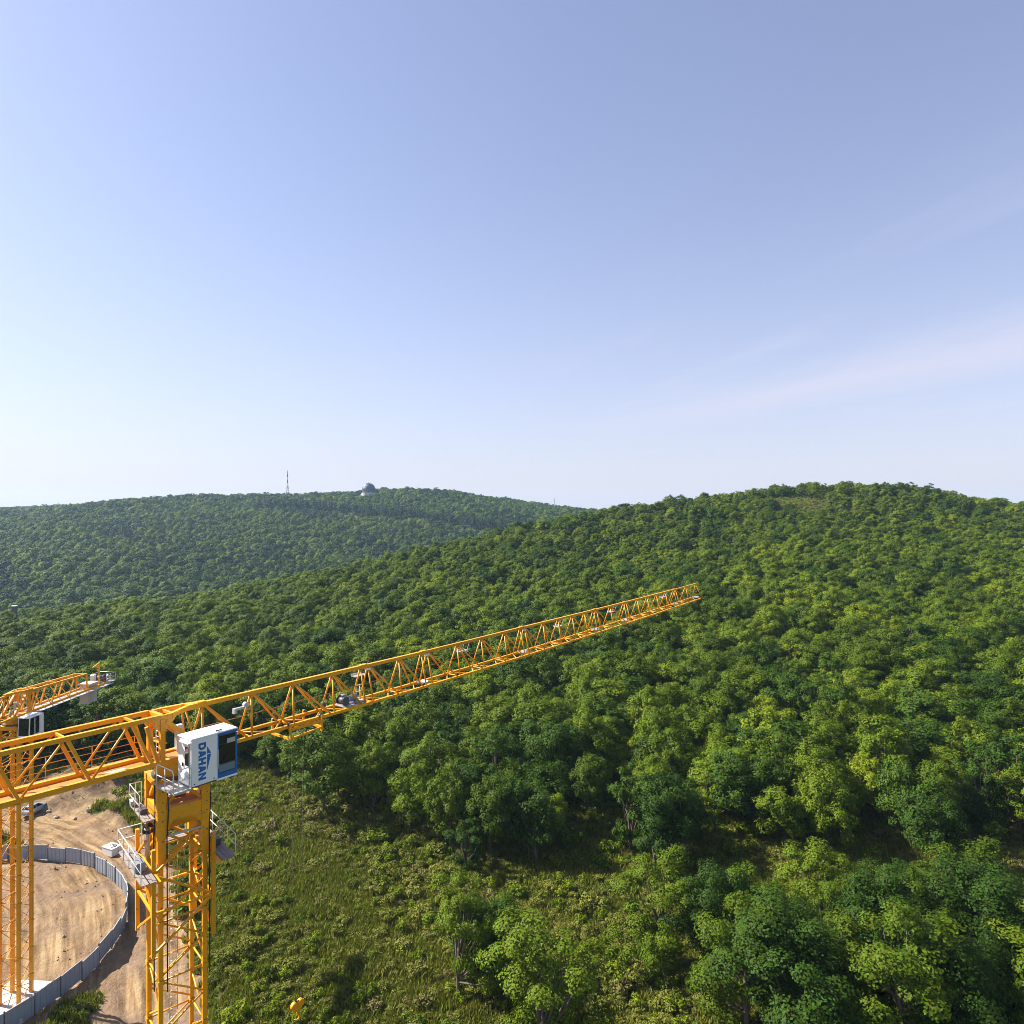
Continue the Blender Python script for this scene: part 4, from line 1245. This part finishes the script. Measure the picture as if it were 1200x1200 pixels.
# rear door with its window, seen end-on
mb = MB(); mb.box((-.02, -.72, 1.0), (.03, .66, 1.86), bev=.01); mb.build('door', M['white'], cab)
door = cab.children[-1]
MB().box((-.042, -.86, 1.38), (.012, .34, .86), bev=.004).build('door_window', M['glass'], door)
MB().box((-.06, -.52, .95), (.05, .05, .16)).build('door_handle', M['black'], door)
MB().box((-.07, -.75, 2.02), (.13, .8, .05)).build('rain_hood', M['white'], cab)
for x in (.15, 1.1): MB().tube([(x, -CW - .001, .1), (x, -CW - .02, .1)], .03, 8).build('fixing_bolt', M['steel'], cab)
mb = MB(); mb.box((1.4, -CW + .12, CH + .12), (.3, .06, .05)); mb.tube([(1.28, -CW + .12, CH + .07), (1.28, -CW + .12, CH + .17)], .015, 5); mb.tube([(1.52, -CW + .12, CH + .07), (1.52, -CW + .12, CH + .17)], .015, 5)
mb.build('roof_lamp_bar', M['steel'], cab)
# lettering reads downwards, letter tops toward the front
hgt, adv, z_top = .37, .352, CH - .22
for i, ch in enumerate('DAHAN'):
    def to3(a, b, off, i=i): return (.34 + b * hgt, -CW - off, z_top - i * adv - a * adv)
    poly_plate(cab, 'letter', LET[ch], to3, M['blue'])
def to3(a, b, off): return (.76 + b, -CW - off, z_top - .22 - a)
poly_plate(cab, 'emblem', [[(0, 0), (.36, 0), (.36, .20)], [(.40, 0), (1.16, 0), (.40, .20)]], to3, M['blue'])
# entry platform with rails
pl = empty('cab_platform', (-.75, -1.62, LV - .72 - g1), 0, crane1)
MB().box((-.42, -.42, -.06), (.84, 1.66, .08)).build('platform_plate', M['galv'], pl)
MB().box((.9, -.4, -.09), (1.9, 1.3, .07)).build('support_frame', M['steel'], pl)
mb = MB()
mb.tube([(-.02, -1.22, -.02), (-.02, -1.22, .86), (-.1, -1.22, .98), (-.5, -1.22, .98), (-.6, -1.22, .86), (-.6, -1.22, -.02)], .025, 6); mb.tube([(-.02, -1.22, .48), (-.6, -1.22, .48)], .02, 6)
mb.build('guard_rail', M['rail'], pl)
mb = MB()
mb.tube([(-.82, -1.18, -.02), (-.82, -1.18, .86), (-.82, -1.06, .98), (-.82, .28, .98), (-.82, .38, .86), (-.82, .38, -.02)], .025, 6); mb.tube([(-.82, -1.18, .48), (-.82, .38, .48)], .02, 6); mb.tube([(-.82, -.4, -.02), (-.82, -.4, .98)], .02, 6)
mb.build('guard_rail', M['rail'], pl)
MB().tube([(-.3, -1.0, .62), (-.12, -1.0, .62)], .16, 12).build('flood_lamp', M['white'], pl)
for s in (-.3, 1.0): member('outrigger', (s, -.9, -.14), (s, 1.1, -.14), .14, pl)
# ---- climbing frame platforms on the mast
cl = empty('climbing_frame', (0, 0, 0), R(-11), crane1)     # local x along the mast face that recedes, y to the far left
zt = LV - g1
def plank_deck(x0, x1, y0, y1, z, along='y', n=4):
    for i in range(n):
        if along == 'y':
            w = (x1 - x0) / n
            MB().box((x0 + w * (i + .5), (y0 + y1) / 2, z + .004 * (i % 2)), (w - .02, y1 - y0, .04)).build('plank', M['plank'], cl)
        else:
            w = (y1 - y0) / n
            MB().box(((x0 + x1) / 2, y0 + w * (i + .5), z + .004 * (i % 2)), (x1 - x0, w - .02, .04)).build('plank', M['plank'], cl)
M['plank'] = painted('scaffold_plank', (.24, .205, .19), .8, (.2, .17, .15), .5, 2.5)
# upper side platform (left face) and its small twin on the far right face
plank_deck(-1.75, -1.25, -1.05, 1.45, zt - 2.5)
rail_run(cl, [(-1.22, 1.5), (-1.75, 1.5), (-1.75, -.4)], zt - 2.5, 1.05, 2)
member('bracket', (-1.75, 1.2, zt - 2.56), (-1.0, 1.0, zt - 2.56), .08, cl); member('bracket', (-1.75, -.8, zt - 2.56), (-1.0, -.8, zt - 2.56), .08, cl)
MB().box((-1.62, 1.3, zt - 2.3), (.3, .42, .3), bev=.05).build('hydraulic_pump', M['galv'], cl)
plank_deck(1.25, 1.75, .2, 1.4, zt - 2.2, n=3)
member('bracket', (1.0, 1.0, zt - 2.26), (1.75, 1.0, zt - 2.26), .08, cl)
# lower working platform all round
zl = zt - 4.75
plank_deck(-2.2, -1.5, -2.5, 1.75, zl); plank_deck(1.35, 2.0, -2.5, 1.75, zl, n=3); plank_deck(-1.5, 1.35, 1.3, 1.75, zl, 'x', 2)
rail_run(cl, [(-2.2, 1.75), (-2.2, -2.5)], zl, 1.1, 4); rail_run(cl, [(1.95, 1.75), (1.95, -2.5)], zl, 1.1, 4); rail_run(cl, [(-2.2, 1.75), (1.95, 1.75)], zl, 1.1, 4)
for x in (-1.42, 1.28):
    member('carrier_beam', (x, 1.75, zl - .1), (x, -2.5, zl - .1), .12, cl)
for x, y in ((-1.42, -1.42), (1.28, -1.42), (1.28, 1.42), (-1.42, 1.42)):
    member('cage_post', (x, y, zl - 4.0), (x, y, zl + 1.0), .17, cl)
for (x0, y0), (x1, y1) in (((-1.42, -1.42), (1.28, -1.42)), ((1.28, -1.42), (1.28, 1.42)), ((1.28, 1.42), (-1.42, 1.42)), ((-1.42, 1.42), (-1.42, -1.42))):
    member('cage_brace', (x0, y0, zl - .2), (x1, y1, zl - 2.0), .1, cl); member('cage_brace', (x1, y1, zl - 2.0), (x0, y0, zl - 3.9), .1, cl); member('cage_brace', (x0, y0, zl - 2.0), (x1, y1, zl - 2.0), .1, cl)
    member('cage_brace', (x0, y0, zl - .2), (lerp(x0, x1, .5), lerp(y0, y1, .5), zl + .9), .1, cl)

# hoses, rams and boxes that crowd the climbing frame
for i, (x, y) in enumerate(((-1.22, -.8), (-1.2, -.7), (1.2, -1.15), (-.75, -1.22))):
    MB().tube([(x, y, zt - 1.0), (x + .05, y + .03, zt - 2.2), (x - .04, y - .05, zt - 3.4), (x, y, zl - 6)], .03, 6).build('power_cable', M['black'], cl)
mb = MB(); mb.tube([(-1.28, .2, zl + .1), (-1.28, .2, zl + 1.5)], .11, 10); mb.tube([(-1.28, .2, zl + 1.5), (-1.28, .2, zl + 2.2)], .05, 8); mb.build('hydraulic_ram', M['galv'], cl)
MB().box((-1.9, -.9, zl + .24), (.45, .6, .42), bev=.04).build('tool_chest', M['motor'], cl)
MB().box((1.62, -.6, zl + .2), (.4, .7, .34), bev=.04).build('tool_chest', M['steel'], cl)
MB().box((-1.5, .1, zt - 2.36), (.34, .5, .22), bev=.03).build('tool_chest', M['steel'], cl)
mb = MB()
for i in range(4): mb.tube([(.55 * math.cos(a) - 1.0 + .0, .25 * math.sin(a) - .0, zt - 3.2 - i * .05 - .1 * math.sin(a * 2)) for a in np.linspace(0, 6.2, 14)], .022, 5)
mb.build('coiled_hose', M['black'], cl)
for x, y in ((-1.0, -1.18), (1.0, -1.18)):
    MB().box((x, y, zt - 1.55), (.42, .03, .5)).build('joint_plate', M['crane'], cl); MB().box((x, y, zt - 3.3), (.42, .03, .4)).build('joint_plate', M['crane'], cl)
MB().box((.1, -1.13, zt - 3.42), (1.6, .05, .1)).build('lower_tie', M['galv'], cl)
for s_ in (.9, 1.5): MB().box((-.9, 0, s_), (.24, 1.3, .05)).build('head_tie', M['crane'], crane1, (0, 0, L1))

# ---- the second crane, its counter jib pointing away
T2 = (-50.9, 70.0)
g2_ = gz(*T2)
crane2 = empty('tower_crane', (*T2, g2_), R(90 - 183.5))
tag(crane2, 'smaller yellow tower crane at the left edge, counter jib with concrete ballast pointing away', 'crane', 'tower cranes')
L2 = 29.2 - g2_
build_jib(crane2, L2, [1.3, 4.05, 6.66, 9.46, 12.0, 14.95, 17.4, 20.8, 23.6, 26.5, 29.0], [12.0, 17.4], 0, False)
cj2, tend2 = build_counter_jib(crane2, L2, 13.4, 2.2, 1.7, 1, deck_mat='galv')
ballast(crane2, L2, -13.4, tend2)
build_head(crane2, L2, 2.3)
build_mast(crane2, L2, R(6), .95, .5, cage=False, pw=.3, bw=.07)
MB().box((0, 0, .15), (5.5, 5.5, .9), bev=.08).build('foundation_block', M['concrete'], crane2)
# its cab hangs on the other side
c2 = empty('cab', (1.5, 1.45, L2 - 1.9), 0, crane2)
mb = MB(); mb.prism([(-1.9, 0), (-.2, 0), (-.2, 2.0), (-1.9, 2.0)], 0, 1.25)
mb = MB()
mb.box((-1.62, .62, 1.0), (.5, 1.25, 2.0), bev=.03); mb.box((-.7, .62, .12), (1.4, 1.25, .24), bev=.03)
mb.box((-.72, .06, 1.05), (.08, .1, 1.7)); mb.box((-.72, 1.2, 1.05), (.08, .1, 1.7)); mb.beam((.0, .05, .2), (-.1, .05, 1.98), .07); mb.beam((.0, 1.2, .2), (-.1, 1.2, 1.98), .07)
mb.build('cab_shell', M['white'], c2)
MB().box((-.95, .62, 2.03), (1.95, 1.32, .1), bev=.04).build('roof', M['white'], c2)
MB().box((-1.1, .62, 2.16), (.9, .8, .18), bev=.05).build('air_conditioner', M['white'], c2)
mb = MB(); mb.prism([(-.03, .95), (.0, .95), (-.09, 1.96), (-.12, 1.96)], .1, 1.15); mb.build('windscreen', M['glass'], c2)
mb = MB(); mb.box((-.01, .62, .6), (.02, 1.1, .64)); mb.build('lower_pane', M['glass'], c2)
for y in (.03, 1.22):
    MB().box((-.4, y, 1.1), (.62, .02, 1.65)).build('side_pane', M['glass'], c2); MB().box((-1.05, y, 1.1), (.55, .02, 1.65)).build('side_pane', M['glass'], c2)
mb = MB()
for x in (-1.78, -1.46): mb.tube([(x, 1.33, .0), (x, 1.33, 2.0)], .025, 6)
for i in range(7): mb.tube([(-1.78, 1.33, .15 + i * .28), (-1.46, 1.33, .15 + i * .28)], .018, 5)
mb.build('ladder', M['white'], c2)
for x in (-.5, -1.4): member('outrigger', (x, -1.9, -.1), (x, 1.1, -.1), .16, c2)
MB().box((-.95, .6, -.05), (1.9, 1.2, .08)).build('platform_plate', M['galv'], c2)

# ------------------------------------------------------------------ building site
# ring of site hoarding round the second crane
ring = empty('site_hoarding', (*RING_C, gz(*RING_C)))
tag(ring, 'curved grey panel hoarding ringing the dirt building site at the lower left', 'fence')
NPAN = 50
pm = MB(); w_ = 2 * RING_R * math.sin(math.pi / NPAN)
for k in range(9):                                            # ribbed sheet
    x = -w_ / 2 + w_ * (k + .5) / 9
    pm.box((x, .015 * (1 if k % 2 else -1), 1.05), (w_ / 9, .04, 2.0))
pm = pm.mesh('panel', M['hoard'])
rm = MB(); rm.box((0, 0, 2.08), (w_, .08, .07)); rm = rm.mesh('top_rail', M['galv'])
po = MB(); po.box((0, 0, 1.05), (.13, .13, 2.3), bev=.02); po = po.mesh('post', M['steel'])
zc = gz(*RING_C)
for k in range(NPAN):
    a = 2 * math.pi * (k + .5) / NPAN
    rc = RING_R * math.cos(math.pi / NPAN)
    if 150 < math.degrees(a) < 205: continue                 # gate side, out of view
    x, y = rc * math.cos(a), rc * math.sin(a)
    z = gz(RING_C[0] + x, RING_C[1] + y) - zc
    lean = random.Random(k).gauss(0, .022)
    for nm, d in (('panel', pm), ('top_rail', rm)):
        link(nm, d, ring, (x, y, z), (lean, 0, a + math.pi / 2))
    a2 = 2 * math.pi * k / NPAN
    x, y = RING_R * math.cos(a2), RING_R * math.sin(a2)
    link('post', po, ring, (x, y, z), (0, 0, a2))

# loose stones and clods along the track and at the foot of the bank
rs = np.random.default_rng(5)
sb = MB()
cnt = 0
while cnt < 800:
    x = rs.uniform(-106, -45); y = rs.uniform(58, 127)
    d, a = track_dist(np.array([x]), np.array([y])); d = abs(float(d[0]))
    if dirt_mask(np.array([x]), np.array([y]))[0] < .35 or d < 3.2 and rs.random() > .06: continue
    if abs(math.hypot(x - RING_C[0], y - RING_C[1]) - RING_R) < .6: continue
    if float(wob(np.array(x), np.array(y), .55, 3)) < .05 + .4 * rs.random() and rs.random() > .12: continue
    s = rs.uniform(.04, .14) * (1.9 if rs.random() < .06 else 1)
    z = gz(x, y)
    v = [Vector((1, 0, 0)), Vector((-1, 0, 0)), Vector((0, 1, 0)), Vector((0, -1, 0)), Vector((0, 0, 1)), Vector((0, 0, -1)),
         Vector((.6, .6, .5)), Vector((-.6, .6, .5)), Vector((-.6, -.6, .5)), Vector((.6, -.6, .5))]
    v = [Vector((x, y, z + s * .3)) + q * s * rs.uniform(.7, 1.25) for q in v]
    sb.add(v, [(4, 6, 7), (4, 7, 8), (4, 8, 9), (4, 9, 6), (0, 2, 6), (2, 1, 7), (1, 3, 8), (3, 0, 9), (2, 7, 6), (1, 8, 7), (3, 9, 8), (0, 6, 9), (5, 2, 0), (5, 1, 2), (5, 3, 1), (5, 0, 3)])
    cnt += 1
tag(sb.build('rubble', M['stone']), 'loose grey stones scattered along the dirt track and bank', 'stones', kind='stuff')
BOULD = [(104, 957, .5, 'largest grey boulder on the verge beside the silver car'), (88, 961, .38, 'small pale boulder below the largest boulder on the verge'), (57, 953, .42, 'pale stone lying right of the silver car'),
         (66, 957, .45, 'grey stone lying between the car and the verge boulders')]
for u_, v_, s, lb in BOULD:
    yy = 50 * 800 / (v_ - 600); x0, y0 = P2(u_, yy)
    mb = MB(); rb_ = random.Random(u_)
    vs_ = []
    for i in range(5):
        ph = math.pi * i / 4
        for j in range(8):
            th = 2 * math.pi * j / 8
            r = s * rb_.uniform(.75, 1.15)
            vs_.append((math.sin(ph) * math.cos(th) * r, math.sin(ph) * math.sin(th) * r * .8, math.cos(ph) * r * .6))
    mb.add(vs_, [(i * 8 + j, (i + 1) * 8 + j, (i + 1) * 8 + (j + 1) % 8, i * 8 + (j + 1) % 8) for i in range(4) for j in range(8)])
    tag(mb.build('boulder', M['stone'], None, (x0, y0, gz(x0, y0) + .2 * s), (0, 0, u_)), lb, 'boulder', 'boulders beside the track')

# parked car
def build_car(loc, rz):
    car = empty('parked_car', loc, rz)
    tag(car, 'silver-blue hatchback parked on the dirt beneath the counter jib', 'car')
    prof = [(-2.1, .45), (-2.15, .75), (-2.02, .98), (-1.75, 1.02), (-1.05, 1.08), (1.05, .98), (1.75, .86), (2.08, .7), (2.15, .42), (2.0, .28), (-2.0, .28)]
    mb = MB()
    for y0_, y1_, k in ((-.86, .86, 1),):
        mb.prism(prof, y0_, y1_)
    mb.build('body', M['carpaint'], car)
    # cabin narrows toward the roof
    lo = [(-1.72, .80, 1.0), (-1.72, -.80, 1.0), (1.0, -.80, 1.0), (1.0, .80, 1.0)]
    hi = [(-1.25, .60, 1.44), (-1.25, -.60, 1.44), (.2, -.60, 1.46), (.2, .60, 1.46)]
    MB().add(lo + hi, [(3, 2, 1, 0), (4, 5, 6, 7), (0, 1, 5, 4), (1, 2, 6, 5), (2, 3, 7, 6), (3, 0, 4, 7)]).build('cabin', M['glass'], car)
    MB().add([(-1.28, .63, 1.44), (-1.28, -.63, 1.44), (.22, -.63, 1.46), (.22, .63, 1.46), (-1.2, .57, 1.5), (-1.2, -.57, 1.5), (.12, -.57, 1.515), (.12, .57, 1.515)],
             [(3, 2, 1, 0), (4, 5, 6, 7), (0, 1, 5, 4), (1, 2, 6, 5), (2, 3, 7, 6), (3, 0, 4, 7)]).build('roof', M['carpaint'], car)
    for y in (-1, 1):
        for p_, q_ in (((1.0, .80, 1.0), (.2, .60, 1.46)), ((-1.72, .80, 1.0), (-1.25, .60, 1.44)), ((-.35, .81, 1.03), (-.42, .615, 1.45))):
            MB().beam((p_[0], p_[1] * y, p_[2]), (q_[0], q_[1] * y, q_[2]), .08).build('pillar', M['carpaint'], car)
        for x in (-1.3, 1.3):
            wh = MB().tube([(0, -.11, 0), (0, .11, 0)], .32, 16).build('wheel', M['tyre'], car, (x, y * .80, .32))
            MB().tube([(0, -.02, 0), (0, .02, 0)], .2, 12).build('rim', M['galv'], wh, (0, y * .105, 0))
        MB().box((2.06, y * .6, .68), (.12, .36, .14), bev=.03).build('headlight', M['white'], car)
        MB().box((-2.08, y * .66, .8), (.1, .26, .2), bev=.03).build('tail_light', M['red'], car)
        MB().box((.72, y * .95, 1.02), (.12, .16, .12), bev=.03).build('wing_mirror', M['carpaint'], car)
    return car
cx, cy_ = P2(40, 113.2)
build_car((cx, cy_, gz(cx, cy_) + .05), R(84))

# white box on the track beside the mast, dark marks on its lid
bx_, by_ = P2(131, 101.0)
bz = gz(bx_, by_)
crate = empty('equipment_box', (bx_, by_, bz), R(-25))
tag(crate, 'white equipment box with dark curved marks on the dirt track left of the mast', 'box')
MB().box((0, 0, .55), (2.2, 1.5, 1.1), bev=.05).build('box_body', M['white'], crate)
MB().box((0, 0, 1.13), (2.3, 1.6, .07), bev=.02).build('lid', M['white'], crate)
for x in (-.95, .95): MB().box((x, 0, .05), (.2, 1.4, .12)).build('skid', M['steel'], crate)
for r0, xo in ((.48, .25), (.22, .42)):
    mb = MB()
    pts = [(xo + math.cos(a) * r0, math.sin(a) * r0, 1.185) for a in np.linspace(R(-70), R(190), 14)]
    mb.tube(pts, .055, 6)
    mb.build('dark_mark', M['black'], crate)

# ------------------------------------------------------------------ things on the far hill
dx, dy = P2(432, 1300)
dz = gz(dx, dy)
dome = empty('radar_dome', (dx, dy, dz + 4.0))
tag(dome, 'grey radar dome standing on the bare top of the far hill', 'dome')
rd = 12.8
mb = MB(); vs_, fs_ = [], []
nlat, nlon = 9, 24
for i in range(nlat + 1):
    ph = R(112) * i / nlat
    for j in range(nlon):
        th = 2 * math.pi * (j + .5 * (i % 2)) / nlon
        vs_.append((rd * math.sin(ph) * math.cos(th), rd * math.sin(ph) * math.sin(th), 7.0 + rd * math.cos(ph) * .98))
for i in range(nlat):
    for j in range(nlon):
        a, b, c, d = i * nlon + j, i * nlon + (j + 1) % nlon, (i + 1) * nlon + (j + 1) % nlon, (i + 1) * nlon + j
        if i % 2 == 0: fs_ += [(a, d, c), (a, c, b)]
        else: fs_ += [(a, d, b), (b, d, c)]
mb.add(vs_, fs_); mb.build('shell', M['dome'], dome)
MB().tube([(0, 0, 19.4), (0, 0, 20.5)], .8, 8).build('cap', M['steel'], dome)
MB().prism([(math.cos(a) * 12.0, math.sin(a) * 12.0) for a in np.linspace(0, 2 * math.pi, 33)[:-1]], 1.5, 2.3, 'z').build('ring_beam', M['galv'], dome)
for k in range(12):
    a = 2 * math.pi * k / 12
    MB().box((10.6 * math.cos(a), 10.6 * math.sin(a), .8), (.9, .9, 1.5), a).build('column', M['galv'], dome)
MB().prism([(math.cos(a) * 13.5, math.sin(a) * 13.5) for a in np.linspace(0, 2 * math.pi, 33)[:-1]], -5.5, .1, 'z').build('base_slab', M['concrete'], dome)

def lattice_mast(name, u_, yy, ztop, wb, label, bands=True):
    x0, y0 = P2(u_, yy); z0_ = gz(x0, y0)
    H_ = ztop - z0_
    r = tag(empty(name, (x0, y0, z0_)), label, 'mast')
    n = 10
    W = lambda z: lerp(wb, wb * .22, min(1, (z / H_) * 1.6)) if z / H_ < .62 else wb * .22
    for k in range(n):
        a, b = H_ * k / n, H_ * (k + 1) / n
        mb = MB(); wa, wb_ = W(a) / 2, W(b) / 2
        cs = ((-1, -1), (1, -1), (1, 1), (-1, 1))
        for i, (x, y) in enumerate(cs):
            mb.beam((x * wa, y * wa, a), (x * wb_, y * wb_, b), .34)
            x2, y2 = cs[(i + 1) % 4]
            mb.beam((x * wa, y * wa, a), (x2 * wb_, y2 * wb_, b), .2); mb.beam((x2 * wa, y2 * wa, a), (x * wb_, y * wb_, b), .2); mb.beam((x * wb_, y * wb_, b), (x2 * wb_, y2 * wb_, b), .2)
        mb.build('mast_section', M['red'] if (k % 2 == 0 and bands) else M['white'] if bands else M['galv'], r)
    MB().tube([(0, 0, H_ - .5), (0, 0, H_ + 3)], .16, 6).build('antenna_spike', M['steel'], r)
    return r
lattice_mast('lattice_mast', 337, 1262, CAMZ + 50 * 1262 / 800 - 3, 5.2, 'red and white lattice radio mast on the far ridge left of the dome')
lattice_mast('lattice_mast', 650, 1240, CAMZ + 17 * 1240 / 800 - 3, 2.0, 'slim grey pole mast low on the far skyline right of the dome', False)

def house(name, u_, yy, zlift, sx_, sy_, h_, label, wall, roof, nwin):
    x0, y0 = P2(u_, yy); z0_ = gz(x0, y0)
    r = tag(empty(name, (x0, y0, z0_ + zlift)), label, 'building')
    MB().box((0, 0, h_ / 2 - 2), (sx_, sy_, h_ + 4)).build('wall', wall, r)
    MB().box((0, 0, h_ + .2), (sx_ * 1.12, sy_ * 1.12, .4)).build('roof', roof, r)
    for k in range(nwin):
        x = (k + .5) / nwin * sx_ - sx_ / 2
        w = MB().box((x, -sy_ / 2 - .01, h_ * .62), (sx_ / nwin * .5, .08, h_ * .3)).build('window', M['white'], r)
        MB().box((x, -sy_ / 2 - .05, h_ * .62), (sx_ / nwin * .4, .06, h_ * .24)).build('pane', M['glass'], w)
    return r
house('flat_roofed_building', 33, 1165, 6.5, 15, 9, 6.0, 'low pale flat-roofed building on the skyline at the far left', M['wall'], M['white'], 5)
x0, y0 = P2(17, 291)
house('lookout_hut', 17, 291, 0, 1.5, 1.5, 50 - 110 * 291 / 800 - gz(x0, y0) - .2, 'narrow dark hut with pale flat roof rising out of the wood at the left', M['darkwall'], M['white'], 1)
